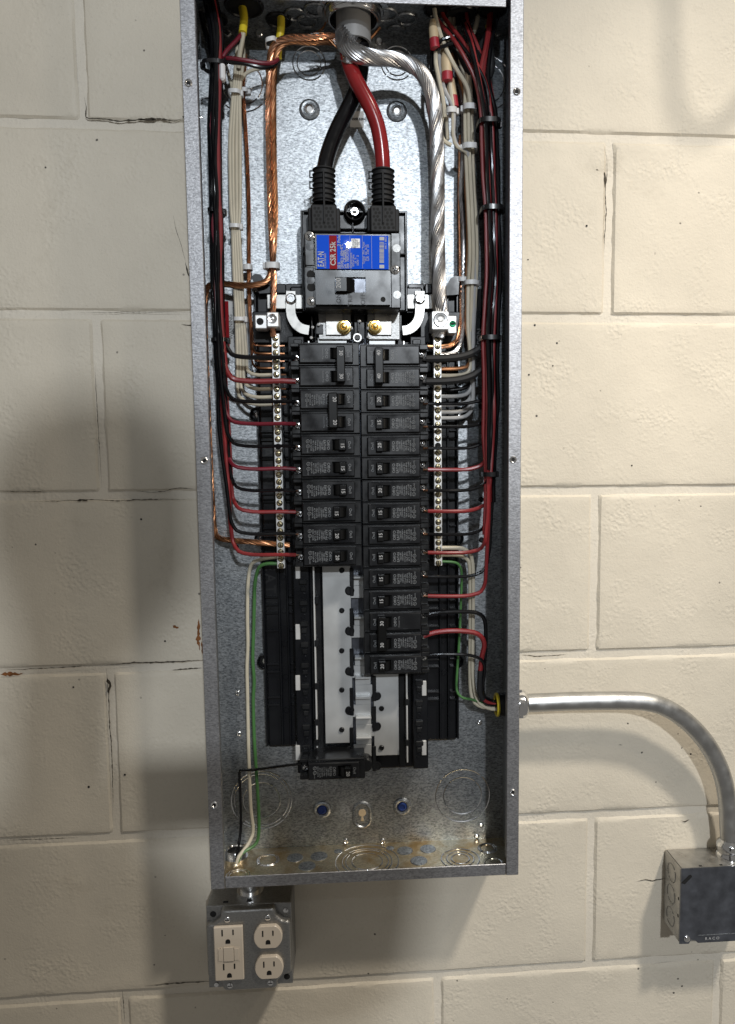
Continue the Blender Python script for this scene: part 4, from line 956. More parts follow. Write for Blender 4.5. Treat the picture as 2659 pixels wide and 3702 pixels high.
# ---- yellow sheathed cables
for lab, pts, r in (('yellow cable jacket hanging from the wide opening at top left', [(535,-8,.04),(537,14,.042),(541,40,.048),(538,74,.054)], .0044), ('yellow cable jacket beside the copper cable bend', [(623,40,.040),(623,60,.042),(620,84,.042),(617,108,.040),(616,131,.038)], .0042), ('yellow cable jacket at top right behind the red wires', [(1080,20,.020),(1083,60,.020),(1084,84,.020)], .0040)):
    mb = MB(); mb.tube(spline([at(*p) for p in pts], .004), r, 12); solo('cable_jacket', mb, 'yellow', lab, 'cable jacket', 'yellow cable jackets')
wire('neutral_wire', 'cream wire hanging out of the left yellow jacket', 'wire', [(539,72,.056),(538,84,.054),(534,104,.050),(531,124,.046),(529,150,.04)], .0026, 'wire_cream', 'neutral wires')

# ---- right bundle
RBc = [(-6,1052),(40,1040),(90,1046),(150,1060),(233,1078),(283,1081),(380,1085),(467,1089),(540,1091),(613,1092),(751,1085),(880,1086),(1049,1084),(1110,1083),(1177,1082),(1240,1081),(1320,1079)]
def rbx(v):
    for (a, x), (b, y) in zip(RBc, RBc[1:]):
        if a <= v <= b: return x+(y-x)*(v-a)/(b-a)
    return RBc[-1][1]
rcol = ['thick','thick','black','black','black','red','black','red','black','red','black','red']
rvw = [794, 844, 893, 944, 991.5, 1039, 1085, 1131, 1182, 1223, 1276, 1319]
rlane = [-13, -10, 10, 14, 1, -11, 5, 8, 16, -5, 11, -1]
rlyr = [.040, .042, .050, .055, .062, .060, .066, .064, .050, .067, .056, .058]
exit_ = [(1100,18),(1098,20),(1086,18),(1036,30),(1030,24),(1030,34),(962,20),(980,18),(1092,20),(1028,30),(1024,22),(1084,20)]
vdep = [745, 815, 880, 925, 965, 1012, 1060, 1106, 1150, 1190, 1245, 1285]
for i in range(12):
    v = rvw[i]; ln = rlane[i]; d0 = rlyr[i]; e = exit_[i]; vd = vdep[i]
    pts = [(e[0], -10, .035), (e[0]+(2 if e[0] < 1050 else 0), e[1]+16, .045)]
    if e[0] < 1050: pts += [(e[0]*.45+1062*.55+ln*.3, 96, d0-.004)]
    else: pts += [(1078+ln*.7, 96, d0)]
    for a in range(172, int(vd)-30, 74):
        k = 1.0 if a < vd-190 else max(.5, (vd-a)/190)
        pts.append((rbx(a)+ln*k+RB.uniform(-1.5, 1.5), a, d0+RB.uniform(-.0015, .0015)))
    bx = rbx(vd)+ln*.45-3
    sag = {0: 3, 1: 4}.get(i, 0)
    pts += [(min(bx, 1082), vd-14, d0), (min(bx-2, 1078), vd+8, d0), (1066, v-9 if v-vd > 24 else v-6, .058), (1052, v-3, .058), (1030, v+1, .058), (985, v+1.5, .060), (948 if i > 1 else 950, v+1, .060)]
    if i in (0, 1): pts = pts[:-5] + [(1066, v-26, .056), (1050, v-14, .056), (1022, v-4, .058), (985, v, .060), (944, v+1, .060)]
    c_ = rcol[i]; r = {'thick': .0043, 'black': .0020, 'red': .0023}[c_]
    if i in (0, 1): pts = [(p[0], p[1], p[2]) for p in pts]
    lab = '%s wire feeding the %s pole from the top, right breaker column' % ({'thick': 'thick matt black', 'black': 'black', 'red': 'red'}[c_], ORD[i])
    w_ = wire('branch_wire', lab, 'wire', pts, r, 'wire_red' if c_ == 'red' else 'wire_black', 'branch wires')
    if i in (0, 1): w_.data.materials[0] = MT['boot_rubber']
    mb = MB(); mb.tube([at(949, v+1, .060), at(938, v+1.5, .0592)], .0012 if i > 1 else .0020, 6); part('stripped_end', mb, 'aluminium' if i < 2 else 'copper', w_)
for k, (m, ln, dd, e, vend) in enumerate((('wire_red', 6, .056, (1086,20), 1180), ('wire_black', -4, .070, (1020,26), 1050), ('wire_red', -14, .064, (964,20), 1240), ('wire_black', 18, .060, (1098,22), 1178), ('wire_red', 17, .052, (1034,30), 780))):
    pts = [(e[0], -8, .04), (e[0]+2, e[1]+18, .048)] + ([(e[0]*.45+1062*.55+ln*.4, 98, dd)] if e[0] < 1050 else [(1076+ln*.7, 98, dd)]) + [(rbx(a)+ln*(1 if a < vend-250 else .6)+RB.uniform(-1.5,1.5), a, dd) for a in range(176, vend, 72)]
    wire('bundle_wire', ('red wire on the right side of the right bundle', 'black printed wire in front of the right bundle', 'red wire slanting from the left top opening into the right bundle', 'thin black wire at the right edge of the right bundle', 'red wire half hidden at the back of the right bundle')[k], 'wire', pts, .0022, m, 'branch wires')
for (u, v, w_, lab) in ((1082,277,42,'uppermost black cable tie on the right red and black bundle'),(1089,467,41,'second black cable tie down the right bundle'),(1085,751,38,'third black cable tie down the right bundle, beside the top breakers'),(1084,1050,27,'lowest black cable tie on the right bundle')):
    tie(u, v, w_, 'tie_black', lab, .058, .028, 1, .0052)
# ---- right grey and cream neutrals
gv = [817, 832, 863, 878, 896, 912.5, 926]; gm = ['copper_dull_shaded','wire_cream','wire_black','wire_grey','wire_grey','wire_grey','wire_grey']
for i in range(7):
    v = gv[i]; o = (-10, -6, -2, 2, 5, 8, 11)[i]; d0 = (.034, .038, .030, .036, .032, .038, .034)[i]
    st = [(1000,118,.045),(985,50,.04),(1030,160,.03),(968,60,.05),(1042,150,.034),(1016,110,.04),(1046,100,.036)][i]
    a = [(st[0], st[1], st[2])]
    if i in (1, 3): a += [(st[0]+12, 180, .050), (1004, 240, .052), (1005, 300, .050), (1012+i, 325, .048), (1030+i, 335, .046), (1040, 355, .042)]
    elif i == 5: a += [(1036, 180, .040), (1043, 230, .036), (1043, 300, .034)]
    else: a += [(1036+o, 200, d0), (1040+o*.8, 270, d0)]
    pts = a + [(1041+o*.9, 400, d0), (1045+o, 467, d0), (1047+o, 540, d0), (1044+o, 620, d0), (1042+o*.8, 720, d0), (1044+o*.5, v-60, d0), (1044+o*.3, v-26, d0), (1038, v-9, .038), (1024, v-2, .040), (1000, v, .041), (976, v, .041)]
    wire('neutral_wire', ('dark brown sheathed wire entering the right terminal bar at its top', 'cream wire with a swan neck entering the right terminal bar', 'black wire ducking under the thick ones to the right terminal bar', 'grey neutral wire, uppermost of four side by side at the right bar', 'grey neutral wire, second of four side by side at the right bar', 'grey neutral wire, third of four side by side at the right bar', 'grey neutral wire, lowest of four side by side at the right bar')[i], 'wire', pts, .0023, 'wire_cream' if i == 0 and False else gm[i], 'neutral wires')
for i, (o, d0) in enumerate(((-8,.042),(0,.044),(8,.040))):
    wire('neutral_wire', 'cream neutral wire, %s of three in front of the right hand pale bundle' % ('left', 'middle', 'right')[i], 'wire', [(1008+6*i, 60+20*i, .045), (1016+8*i, 120, .046), (1030+6*i, 180, .044), (1038+o, 250, d0), (1040+o, 340, d0), (1046+o, 467, d0), (1049+o, 560, d0), (1046+o, 640, d0-.004), (1044+o*.6, 740, d0-.008), (1046, 830, .028)], .0021, 'wire_cream', 'neutral wires')
tie(1039, 243, 24, 'tie_white', 'white cable tie, uppermost on the right pale bundle', .042, .018, -1, .006); tie(1040, 329, 28, 'tie_white', 'white cable tie at the bend of the right pale bundle', .043, .018, -1, .006); tie(1043, 628, 26, 'tie_white', 'white cable tie low on the right pale bundle above the lug', .036, .016, 1, .005)
tie(1000, 248, 18, 'tie_white', 'white cable tie beside the red skirted connectors', .048, .012, 1, .006); tie(1025, 620, 17, 'tie_white', 'white cable tie round the bare strands beside the neutral lug', .03, .01, 1, .005)
# bare aluminium and copper grounds on the right
strands('ground_cable', 'thin twisted aluminium ground strand beside the pale right bundle', 'ground cable', [(1020,160,.03),(1026,220,.03),(1028,300,.028),(1026,360,.026),(1022,430,.026),(1026,500,.026),(1027,580,.026),(1027,650,.028),(1026,710,.030),(1021,755,.034),(1010,778,.038),(992,785,.041),(974,786,.041)], .0018, .0012, 6, .035, 'aluminium', None)
wire('ground_wire', 'bare copper wire behind the aluminium strand on the right', 'wire', [(1020,300,.02),(1018,420,.02),(1019,520,.022),(1020,620,.024),(1021,690,.028),(1017,740,.034),(1006,762,.038),(985,768,.041),(950,769,.041)], .0022, 'copper', 'bare ground wires')
wire('ground_wire', 'dull twisted copper wire crossing the right bar above the breakers', 'wire', [(1022,420,.018),(1023,560,.020),(1023,680,.026),(1019,738,.032),(1004,759,.038),(985,765,.042),(958,767,.042),(946,766,.042)], .0020, 'copper_dull_shaded', 'bare ground wires')
# connectors with red skirts, black splices
def nut(pts, r0, r1, lab):
    P = spline([at(*p) for p in pts], .004); n = len(P); c = P[-1]; t = thing('wire_connector', lab, 'wire connector', c, 'tan wire connectors'); mb = MB()
    mb.tube(P[:int(n*.76)], [r0+(r1-r0)*min(1, i/(n*.3)) for i in range(int(n*.76))], 14); part('cap', mb, 'tan_nut', t)
    mb = MB(); k = int(n*.76)-1; mb.tube(P[k:], r1*1.06, 14); part('skirt', mb, 'red_skirt', t)
nut([(959,46,.055),(960,64,.057),(962,86,.058),(964,107,.058)], .0032, .0050, 'tan connector with red skirt, highest of the group at top right')
nut([(987,112,.050),(988,130,.052),(990,152,.053),(991,180,.053)], .0036, .0058, 'tan connector with red skirt, middle of the group at top right')
nut([(1000,176,.046),(1000,194,.047),(1003,214,.048),(1006,238,.048)], .0036, .0052, 'tan connector with red skirt, lowest of the group at top right')
nut([(981,100,.042),(982,112,.042),(984,136,.042),(984,150,.042)], .0034, .0042, 'tan connector half hidden behind the middle one at top right')
for lab, pts, r in (('slanting thick black splice sleeve behind the right red wires', [(1008,100,.040),(1016,118,.042),(1030,142,.044),(1044,166,.044)], .0062), ('upright thick black splice sleeve at the far right', [(1084,98,.034),(1084,118,.036),(1086,142,.036),(1085,172,.034)], .0056)):
    mb = MB(); P = spline([at(*p) for p in pts], .003); mb.tube(P, [r*(.6+.4*min(1, 5*i/len(P), 5*(len(P)-1-i)/len(P))) for i in range(len(P))], 14); solo('splice_sleeve', mb, 'boot_rubber', lab, 'splice', 'black splice sleeves')
for i, (pts, m, r) in enumerate((([(962,14,.05),(966,40,.055),(976,76,.058),(992,116,.058),(1012,154,.056),(1036,196,.050),(1042,240,.044)], 'wire_cream', .0024), ([(967,80,.05),(968,96,.056),(980,88,.060),(1006,80,.060)], 'wire_black', .0021), ([(960,110,.05),(975,106,.058),(995,98,.062),(1012,96,.060)], 'wire_black', .0021), ([(958,112,.045),(956,150,.045),(956,190,.044),(962,240,.044)], 'wire_black', .0022), ([(966,112,.05),(966,140,.052),(974,180,.052),(982,220,.050),(986,260,.048)], 'wire_cream', .0024), ([(968,120,.045),(970,160,.046),(976,210,.046)], 'wire_grey', .0024), ([(1006,30,.035),(1004,60,.036),(992,92,.038),(984,110,.04)], 'wire_cream', .0022), ([(1060,30,.04),(1054,60,.046),(1040,96,.048),(1036,120,.046)], 'wire_cream', .0026), ([(996,30,.035),(1000,60,.036),(1004,90,.038)], 'wire_cream', .0020), ([(980,262,.046),(976,290,.046),(984,312,.048),(1000,322,.048)], 'wire_cream', .0024), ([(990,236,.040),(990,270,.038),(992,310,.036)], 'wire_cream', .0022))):
    wire('loose_wire', ('cream wire sweeping from the top right opening down to the pale bundle', 'upper black wire looped over the highest red skirt', 'lower black wire looped under the highest red skirt', 'black wire dropping behind the aluminium cable at top right', 'cream wire dropping beside the middle connector', 'grey wire dropping left of the connectors', 'cream wire from the middle top right opening', 'cream wire from the far right opening', 'short cream wire behind the red ones at top right', 'cream wire curling out behind the aluminium cable', 'short cream wire below the lowest connector')[i], 'wire', pts, r, m, 'loose wires at the top right')
# ---- circuits through the bottom left nipple and the right hand conduit
wire('branch_wire', 'black wire from the lone bottom breaker to the floor nipple', 'wire', [(668,1692,.059),(645,1694,.054),(600,1700,.040),(560,1705,.030),(537,1706,.026),(531,1712,.024),(533,1765,.020),(534,1831,.020),(529,1875,.030),(524,1902,.045),(523,1912,.045)], .0017, 'wire_black', 'branch wires', 8)
wire('neutral_wire', 'cream wire from the foot of the left terminal bar to the floor nipple', 'wire', [(620,1233,.041),(600,1235,.041),(578,1239,.038),(562,1245,.034),(554,1260,.030),(549.5,1300,.028),(548.5,1367,.027),(549.5,1428,.026),(547.5,1478,.026),(548.5,1529,.026),(550.5,1630,.026),(552,1690,.026),(556,1787,.024),(561,1831,.024),(559,1852,.026),(546,1876,.036),(530,1896,.045),(524,1912,.046)], .0022, 'wire_cream', 'neutral wires')
wire('ground_wire', 'green wire from the foot of the left terminal bar to the floor nipple', 'wire', [(622,1249,.041),(600,1248,.041),(585,1250,.040),(575,1256,.038),(568.5,1272,.034),(564.5,1306,.030),(562.5,1387,.028),(560.5,1458,.028),(563.5,1509,.028),(561.5,1550,.028),(563.5,1630,.028),(567,1690,.028),(573,1787,.026),(574,1840,.026),(569,1866,.028),(556,1878,.036),(536,1890,.042),(527,1910,.044)], .0021, 'wire_green', 'green ground wires')
wire('ground_wire', 'green wire from the foot of the right terminal bar to the conduit', 'wire', [(972,1244,.041),(990,1244,.041),(1009,1246,.040),(1019,1254,.038),(1023,1273,.036),(1021,1339,.034),(1018,1414,.034),(1014,1471,.034),(1011.5,1518,.034),(1015,1536,.036),(1027,1546,.038),(1045,1549,.040),(1070,1556,.043),(1104,1562,.044)], .0016, 'wire_green', 'green ground wires')
for i, pts in enumerate(([(973,1229,.041),(1000,1229,.041),(1022,1231,.040),(1035,1239,.038),(1041,1256,.036),(1042,1339,.034),(1042,1430,.034),(1042,1509,.034),(1047,1547,.036),(1060,1562,.040),(1080,1567,.043),(1104,1567,.044)], [(973,1213.5,.043),(1000,1213.5,.043),(1025,1215,.042),(1040,1225,.040),(1047.5,1250,.038),(1048.5,1339,.037),(1047,1471,.037),(1050,1518,.038),(1058,1550,.041),(1071,1563,.043),(1090,1570,.045),(1106,1570,.045)])):
    wire('neutral_wire', ('left', 'right')[i] + ' one of the two cream wires running down to the right hand conduit', 'wire', pts, .0024, 'wire_cream', 'neutral wires')
for i, (c_, pts) in enumerate((('black', [(940,1362,.060),(968,1357,.060),(1001,1355,.060),(1039,1355,.058),(1058,1358,.057),(1071,1367,.056),(1076,1387,.054),(1076,1433,.052),(1072,1490,.050),(1070,1528,.049),(1075,1546,.048),(1090,1553,.047),(1106,1556,.046)]), ('red', [(938,1409,.060),(963,1401,.060),(1001,1397,.061),(1039,1399,.060),(1058,1404,.059),(1070,1415,.057),(1073,1431,.056),(1068,1452,.055),(1064,1486,.054)]), ('black', [(944,1451,.060),(982,1449,.062),(1029,1450,.062),(1058,1456,.060),(1070,1466,.058),(1074,1482,.056),(1070,1518,.052),(1069,1543,.050),(1080,1560,.049),(1104,1562,.048)]))):
    wire('branch_wire', '%s wire from the %s right hand breaker curving down to the conduit' % (c_, ('thirteenth', 'fourteenth', 'bottom')[i]), 'wire', pts, .0025 if c_ == 'black' and i == 0 else (.0030 if c_ == 'red' else .0020), 'wire_red' if c_ == 'red' else 'wire_black', 'branch wires')
mb = MB(); mb.tube(spline([at(*p) for p in [(1064.5,1484,.054),(1063,1512,.052),(1063.5,1536,.051),(1070,1550,.050)]], .004), .0033, 10); solo('tape_wrap', mb, 'boot_rubber', 'black tape wrapped on the red wire above the conduit bushing', 'tape')
wire('branch_wire', 'short red wire end entering the yellow bushing of the right hand conduit', 'wire', [(1068,1546,.050),(1076,1553,.050),(1090,1558,.048),(1106,1560,.047)], .0022, 'wire_red', 'branch wires')
# stickers
def sticker(u0, u1, v0, v1, lab, lines, red=False, m='paper', d=DB+.0004, ang=90):
    t = thing('sticker', lab, 'sticker', at((u0+u1)/2, v1, d)); mb = MB(); pbox(mb, u0, u1, v0, v1, d, d+.0003, 0); part('sheet', mb, m, t)
    if red: mb = MB(); quad(mb, u0, u0+9, v0+1, v1-1, d+.0005); part('red_band', mb, 'label_red', t)
    mb = MB(); [text(mb, s, at(u, (v0+v1)/2, d+.0006), sz, ang) for s, u, sz in lines]; part('sticker_print', mb, 'print_black', t)
sticker(499, 551, 666, 782, 'grey warning sticker with red band behind the left cream wires', (('WARNING', 512, .006), ('DANGER OF ELECTRIC SHOCK', 519, .0034), ('TURN OFF POWER BEFORE', 525, .0034), ('WORKING INSIDE', 531, .0034), ('AVERTISSEMENT', 538, .0036), ('COUPER LE COURANT', 544, .0034)), True)
sticker(776, 806, 246, 282, 'small paper listing tag behind the crossing main cables', (('LISTED', 793, .0042), ('PANELBOARD', 797, .0030), ('112', 801, .0034)), False, 'paper', DB+.0004, 0)
sticker(1050, 1068, 640, 764, 'dark sticker with pale lettering behind the right bundle', (), False, 'black_plastic')
mb = MB(); text(mb, 'PON', at(1063, 745, DB+.0012), .009, 90, .02); o = part('sticker_print', mb, 'print_white', [x for x in C.objects if x.name.startswith('sticker') and x.get('label', '').startswith('dark')][0])
# ================================================================ CONDUIT, JUNCTION BOX, OUTLET BOX
RC = .0112
cond = thing('bent_conduit', 'galvanised metal conduit leaving the panel on the right and bending down to the small box', 'conduit', at(1400, 1552, .042), None)
P = spline([at(*p) for p in [(1168,1557,.043),(1204,1555.5,.043),(1265,1553,.043),(1330,1552,.043),(1400,1552,.043),(1440,1556,.043),(1472,1566,.042),(1506,1586,.041),(1536,1612,.039),(1562,1642,.037),(1582,1674,.035),(1597,1708,.033),(1607,1745,.031),(1612,1785,.029),(1614,1822,.027),(1616,1860,.026)]], .006)
mb = MB(); mb.tube(P, RC, 28); part('conduit_pipe', mb, 'emt', cond)
def comp(p, ax, prof, o, nm='coupling'):
    mb = MB(); mb.lathe(p, ax, prof, 30); return part(nm, mb, 'chrome', o)
p = at(1150, 1559, .043); p.x = XR+.0006
c1 = comp(p, (1,0,0), [(0,.0158),(.0050,.0160),(.0053,.0152),(.0060,.0152),(.0064,.0170),(.0130,.0172),(.0155,.0168),(.0170,.0158),(.0185,.0138),(.0195,.0118)], cond)
mb = MB()
for i in range(6):
    a = i*PI/3+.3; mb.box(p.x+.0072, p.x+.0122, p.z+.0168*math.sin(a)-.0026, p.z+.0168*math.sin(a)+.0026, -p.y+.0168*math.cos(a)-.0012, -p.y+.0168*math.cos(a)+.0012, .0006)
part('wrench_flat', mb, 'chrome', c1)
q = Vector((XR-.0020, p.y, p.z))
comp(q, (-1,0,0), [(0,.0178),(.0035,.0178),(.0040,.0150)], cond, 'locknut')
mb = MB(); mb.lathe(q, (-1,0,0), [(0,.0138),(.0148,.0138),(.0148,.0118)], 28)
for h in (.005,.0066,.0082,.0098,.0114,.0130): mb.ring(q+Vector((-h,0,0)), (1,0,0), .0138, .0006, 28, 5)
part('threaded_end', mb, 'black_plastic', cond)
mb = MB(); mb.ring(q+Vector((-.0155,0,0)), (1,0,0), .0128, .0020, 32, 8); part('yellow_bushing', mb, 'yellow', cond)
mb = MB(); mb.disc(q+Vector((-.0140,0,0)), (1,0,0), .0118, 24); part('bore', mb, 'hole_dark', cond)
# junction box lower right
JX0 = .709; JZ1 = (at(1468.6, 1925, .051).z + at((2350+520*.2204)*K, (2950+870*.2204)*K, .051).z)/2; JX0 = at((2350+510*.2204)*K, (2950+1200*.2204)*K, .051).x; JZ0 = at((2350+500*.2204)*K, (2950+2105*.2204)*K, .051).z
JZ1 = at((2350+525*.2204)*K, (2950+868*.2204)*K, .051).z; JX1 = JX0+.1016; JD = .051
jb = thing('junction_box', 'square steel junction box with a blank dark cover at lower right, below the bent conduit', 'junction box', ((JX0+JX1)/2, 0, JZ0))
mb = MB(); mb.box(JX0, JX1, JZ0+.001, JZ1-.0012, .001, JD-.0018, .0012); body = part('box_body', mb, 'galvanised_rust_goldlit' if False else 'cover_steel', jb)
body.data.materials[0] = MT['strap_metal']
mb = MB(); cut = [(JX0+.0002, JZ0+.0005), (JX0+.0125, JZ0), (JX0+.0150, JZ0+.0055), (JX0+.0205, JZ0+.0045), (JX0+.0245, JZ0+.0005), (JX1, JZ0+.0005), (JX1, JZ1), (JX0, JZ1)]
mb.prism(cut, JD-.0016, JD); cov = part('cover', mb, 'blued_steel', jb, 'dark blued cover plate')
c0 = Vector((JX0+.0075, -JD-.0003, JZ1-.0145)); a = Vector((.707, 0, .707)); b = Vector((-.707, 0, .707)); mb = MB(); vs = []
for k in range(12):
    th = -PI/2 + PI*k/11; vs.append(c0 + a*(.0055+.0024*math.cos(th)) + b*.0024*math.sin(th))
vs += [c0 - a*.0085 + b*.0024, c0 - a*.0060 - b*.0024]
mb.add(vs, [tuple(range(len(vs)))]); part('slot', mb, 'hole_dark', cov)
for (zx, zy) in ((605,2010),):
    p = at((2350+zx*.2204)*K, (2950+zy*.2204)*K, JD); mb = MB(); mb.lathe(p, FWD, [(0,.0042),(.0012,.0040),(.0022,.0026),(.0025,0)], 18); s_ = part('cover_screw', mb, 'chrome', cov)
p = Vector((JX1-.008, -JD, JZ1-.008)); mb = MB(); mb.lathe(p, FWD, [(0,.0042),(.0012,.0040),(.0022,.0026),(.0025,0)], 18); part('cover_screw', mb, 'chrome', cov)
mb = MB(); text(mb, 'R A C O', Vector((JX0+.043, -JD-.0003, JZ0+.0058)), .0052, 0, .01); part('stamped_name', mb, 'print_white', cov)
mb = MB(); mb.box(JX0+.024, JX1-.004, JZ0+.0105, JZ0+.0112, JD, JD+.0004, 0); part('pressed_line', mb, 'galvanised', cov)
for z in (.080, .051, .020):
    mb = MB(); mb.ring((JX0-.0001, -.023, JZ0+z), (1,0,0), .0118, .0007, 32, 5, 4); part('knockout_ring', mb, 'cover_steel', body)
for z in (.058, .035):
    mb = MB(); mb.box(JX0-.0003, JX0, JZ0+z-.0018, JZ0+z+.0018, .0440, .0462, 0); part('side_hole', mb, 'hole_dark', body)
for x in (.028, .055):
    mb = MB(); mb.box(JX0+x-.0018, JX0+x+.0018, JZ1-.0012, JZ1-.0009, .0430, .0452, 0); part('top_hole', mb, 'hole_dark', body)
mb = MB(); mb.box(JX0+.0013, JX0+.0019, JZ1-.0018, JZ1-.0008, .004, JD-.003, 0); part('seam', mb, 'hole_dark', body)
q = P[-1]; q = Vector((q.x, q.y, JZ1-.0012))
c2 = comp(q, UP, [(0,.0160),(.0050,.0162),(.0070,.0150),(.0095,.0146),(.0120,.0158),(.0175,.0160),(.0200,.0150),(.0225,.0130),(.0245,.0116)], cond)
# outlet box below the panel
OC = at(552, 2097, .062); OX0 = at(459.5, 2097, .060).x; OX1 = at(647, 2097, .060).x; OZ1 = at(552, 2006, .060).z; OZ0 = at(552, 2186, .060).z
ob = thing('outlet_box', 'square steel outlet box with two ivory receptacles hung under the panel', 'outlet box', ((OX0+OX1)/2, 0, OZ0))
mb = MB(); mb.box(OX0, OX1, OZ0+.001, OZ1-.001, .001, .0555, .0015); obody = part('box_body', mb, 'cover_steel', ob)
mb = MB()
def notched(e, nr):
    x0, x1, z0, z1 = OX0+e, OX1-e, OZ0+e, OZ1-e; pts = []
    for k, (cx, cz, sx, sz) in enumerate(((x1,z1,1,1),(x0,z1,-1,1),(x0,z0,-1,-1),(x1,z0,1,-1))):
        # corner cut in for the screw ear: two round shoulders and a concave arc
        A = []
        for t in range(5):
            th = PI/2*t/4; A.append((nr+.005-.005*math.sin(th), .005-.005*math.cos(th)))
        half = A + [(nr*.985, .009), (nr*.90, nr*.62), (nr*.76, nr*.76)]
        seq = [(cx-sx*p_, cz-sz*q_) for p_, q_ in half] + [(cx-sx*q_, cz-sz*p_) for p_, q_ in half[::-1][1:]]
        if k % 2 == 0: seq = seq[::-1]
        pts += seq
    return pts
n0 = notched(0, .0175); n1 = notched(.0035, .0165); n = len(n0); vs = []
for pl, d in ((n0,.0575),(n0,.0590),(notched(.0006,.0173),.0635),(notched(.0018,.0170),.0655),(n1,.0662)): vs += [(x,-d,z) for x, z in pl]
mb.add(vs, [(r*n+i, r*n+(i+1)%n, (r+1)*n+(i+1)%n, (r+1)*n+i) for r in range(4) for i in range(n)], True); mb.add([(x,-.0662,z) for x, z in n1], [tuple(range(n))]); cov = part('raised_cover', mb, 'cover_steel', ob)
mb = MB(); mb.box(OX0, OX1, OZ0, OZ1, .0557, .0574, .0005); part('cover_rim', mb, 'cover_steel', ob)
for (u, v, m, R) in ((633.5,2015.5,'zinc',.0034),(472.6,2024.6,'hole_dark',.0038),(636,2163,'hole_dark',.0038),(480,2180,'zinc',.003)):
    p = at(u, v, .0575); mb = MB(); mb.lathe(p, FWD, [(0,R),(.0012,R*.9),(.0016,0)] if m == 'zinc' else [(.0001,R),(.0003,R*.9),(.0003,0)], 16); part('ear_screw' if m == 'zinc' else 'ear_hole', mb, m, cov)
for (u, v) in ((504,2036.6),(593.7,2032),(510,2182),(599.7,2176)):
    p = at(u, v, .0662); mb = MB(); mb.lathe(p, FWD, [(0,.0036),(.0010,.0034),(.0018,.0022),(.0020,0)], 16); s_ = part('cover_screw', mb, 'chrome', cov)
    mb = MB(); mb.box(p.x-.0026, p.x+.0026, p.z-.0004, p.z+.0004, .0678, .0684, 0); part('slot', mb, 'hole_dark', s_)
def slots(mb, p, d, s=1.0):
    mb.box(p.x-.0072*s, p.x-.0056*s, p.z+.0012, p.z+.0092*s, d, d+.0003, 0); mb.box(p.x+.0056*s, p.x+.0072*s, p.z+.0022, p.z+.0088*s, d, d+.0003, 0)
    vs = [(p.x+.0028*math.cos(PI*k/8), p.z-.0058+.0028*math.sin(PI*k/8)) for k in range(9)] + [(p.x-.0028, p.z-.0085), (p.x+.0028, p.z-.0085)]
    mb.prism(vs, d, d+.0003)
rc = thing('safety_receptacle', 'ivory rectangular receptacle with a test button, left in the outlet box', 'receptacle', at(507, 2112, .066), 'receptacles')
mb = MB(); pbox(mb, 475, 539.5, 2053, 2172, .0663, .0708, .0009); fc = part('face', mb, 'ivory', rc)
mb = MB(); pbox(mb, 482, 532.5, 2099, 2131, .0708, .0711, 0); part('recess', mb, 'ivory', rc)
mb = MB(); pbox(mb, 484, 494.5, 2102, 2129, .0711, .0716, .0003); pbox(mb, 519, 529.5, 2101, 2127, .0711, .0716, .0003); part('side_button', mb, 'ivory', rc)
mb = MB(); pbox(mb, 495.5, 518, 2098, 2130, .0711, .0722, .0005); part('test_button', mb, 'ivory', rc)
mb = MB(); pbox(mb, 487.6, 489, 2100.3, 2101.6, .0716, .0718, 0); pbox(mb, 518.2, 518.9, 2099, 2129, .0712, .0714, 0); part('indicator', mb, 'hole_dark', rc)
mb = MB(); slots(mb, at(505, 2075, .0708), .0708); slots(mb, at(508.5, 2150, .0708), .0708); part('contact_slots', mb, 'hole_dark', rc)
for (u, v, lab) in ((595,2070.5,'upper'),(597.5,2138,'lower')):
    p = at(u, v, .0663); t = thing('receptacle_face', 'round ivory receptacle face, %s of the two at the right of the outlet box' % lab, 'receptacle', p, 'receptacles'); mb = MB(); pts = []
    for k in range(48):
        a = 2*PI*k/48; pts.append((p.x+.0170*math.cos(a), p.z+max(-.0142, min(.0142, .0170*math.sin(a)))))
    vs = [(x,-.0663,z) for x, z in pts] + [(x,-.0705,z) for x, z in pts] + [(p.x+(x-p.x)*.95,-.0714,p.z+(z-p.z)*.95) for x, z in pts]
    mb.add(vs, [(r*48+k, r*48+(k+1)%48, r*48+48+(k+1)%48, r*48+48+k) for r in range(2) for k in range(48)] + [tuple(range(96, 144))]); part('face', mb, 'ivory', t)
    mb = MB(); slots(mb, Vector((p.x, 0, p.z)), .0714, .95); part('contact_slots', mb, 'hole_dark', t)
for (u, v, w_) in ((537,1985,1),):
    mb = MB(); p = at(555, 1975, .030); mb.lathe((p.x, -.030, OZ1-.001), UP, [(0,.0165),(.004,.0165),(.004,.0125),(.03,.0125)], 28); part('box_connector', mb, 'zinc', ob)
for (u, v) in ((500,1998),(552,1993)):
    mb = MB(); p = at(u, v, .050); mb.box(p.x-.003, p.x+.003, OZ1-.0011, OZ1-.0008, .046, .050, 0); part('top_hole', mb, 'hole_dark', obody)
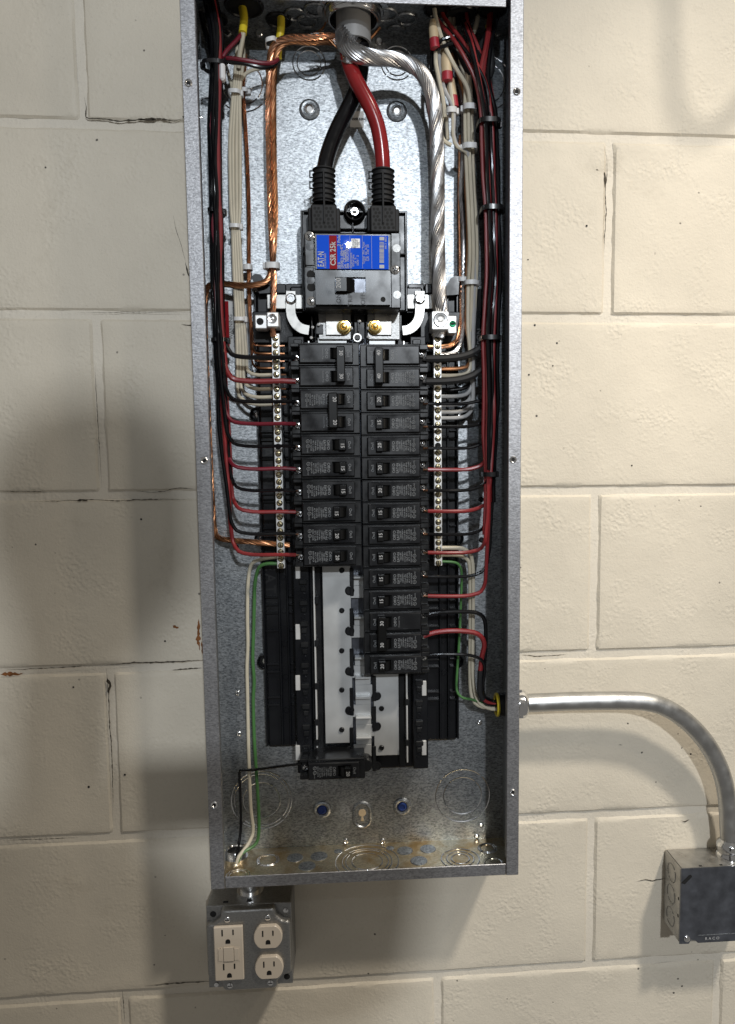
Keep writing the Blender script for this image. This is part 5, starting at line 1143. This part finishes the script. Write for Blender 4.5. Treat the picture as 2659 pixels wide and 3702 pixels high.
# ================================================================ the photographer (stands behind the camera; only the shadow is seen)
def blob(rings, n=20):
    """closed body from stacked ellipses (x, y, z, rx, ry)"""
    mb = MB(); vs = []
    for (x, y, z, rx, ry) in rings:
        for k in range(n):
            a = 2*PI*k/n; vs.append((x+rx*math.cos(a), y+ry*math.sin(a), z))
    m = len(rings); mb.add(vs, [(r*n+k, r*n+(k+1)%n, (r+1)*n+(k+1)%n, (r+1)*n+k) for r in range(m-1) for k in range(n)], True)
    mb.add(vs[:n], [tuple(range(n))]); mb.add(vs[-n:], [tuple(range(n))]); return mb
ph = thing('person', 'person in dark work clothes facing the panel, holding a phone up at chest height', 'person', (.28, -1.55, -1.6))
hx, hy = .335, -1.50
mb = blob([(.300, hy-.02, -.19, .056, .060), (.303, hy-.02, -.12, .046, .056), (.308, hy-.015, -.04, .046, .058), (.322, hy, -.015, .054, .080), (hx, hy, .03, .074, .094), (hx-.006, hy, .08, .084, .100), (hx-.006, hy, .125, .078, .094), (hx-.004, hy, .16, .052, .066), (hx, hy, .176, .014, .02)])
part('head', mb, 'tan_nut', ph)
mb = blob([(.28, -1.56, -1.6, .17, .11), (.28, -1.56, -1.2, .175, .115), (.28, -1.55, -.95, .165, .11), (.28, -1.55, -.70, .17, .115), (.28, -1.56, -.45, .195, .12), (.28, -1.57, -.34, .213, .11), (.28, -1.57, -.28, .190, .10), (.285, -1.57, -.235, .150, .09), (.29, -1.56, -.195, .112, .08), (.295, -1.55, -.165, .082, .07), (.30, -1.54, -.14, .058, .06)])
part('jacket', mb, 'cloth', ph)
for s in (-1, 1):
    mb = MB(); P = spline([(.28+s*.19, -1.57, -.24), (.28+s*.24, -1.50, -.30), (.28+s*.27, -1.36, -.36) if s < 0 else (.52, -1.34, -.22), (.30+s*.17, -1.16, -.42) if s < 0 else (.475, -1.18, -.28), (.30+s*.095, -1.03, -.42)], .02); n = len(P)
    mb.tube(P, [.058-.026*i/n for i in range(n)], 14); part('sleeve', mb, 'cloth', ph)
    mb = MB(); mb.tube(spline([(.30+s*.098, -1.035, -.42), (.30+s*.092, -1.0, -.405), (.30+s*.080, -.975, -.395)], .01), .028, 12); h = part('hand', mb, 'tan_nut', ph)
    for k in range(4):
        z = -.372-.018*k; mb = MB(); mb.tube(spline([(.30+s*.088, -.985, z-.01), (.30+s*.082, -.955, z), (.30+s*.066, -.952, z+.002)], .006), .0085, 8); part('finger', mb, 'tan_nut', h)
    mb = MB(); mb.tube(spline([(.30+s*.085, -.99, -.40), (.30+s*.065, -.978, -.385), (.30+s*.045, -.974, -.38)], .006), .0095, 8); part('thumb', mb, 'tan_nut', h)
mb = MB(); mb.box(.222, .378, -.42, -.344, .9525, .961, .003); solo('phone', mb, 'black_plastic', 'phone held level in both hands in front of the person', 'phone')

# cord looped from the ceiling to the right of the view: its soft shadow lies on the wall at upper right
LC = Vector((1.35, -1.15, 1.20))
P = []
for u, v in ((1478,-120),(1481,0),(1484,100),(1488,190),(1500,250),(1530,292),(1570,292),(1610,262),(1650,215),(1690,140),(1710,40),(1715,-80)):
    q = at(u, v, 0); P.append(q + (LC-q)*.15)
mb = MB(); mb.tube(spline(P, .01), .0065, 10); solo('hanging_cord', mb, 'wire_cream', 'cord hanging in a loop at upper right, known from its soft shadow on the wall', 'cord')
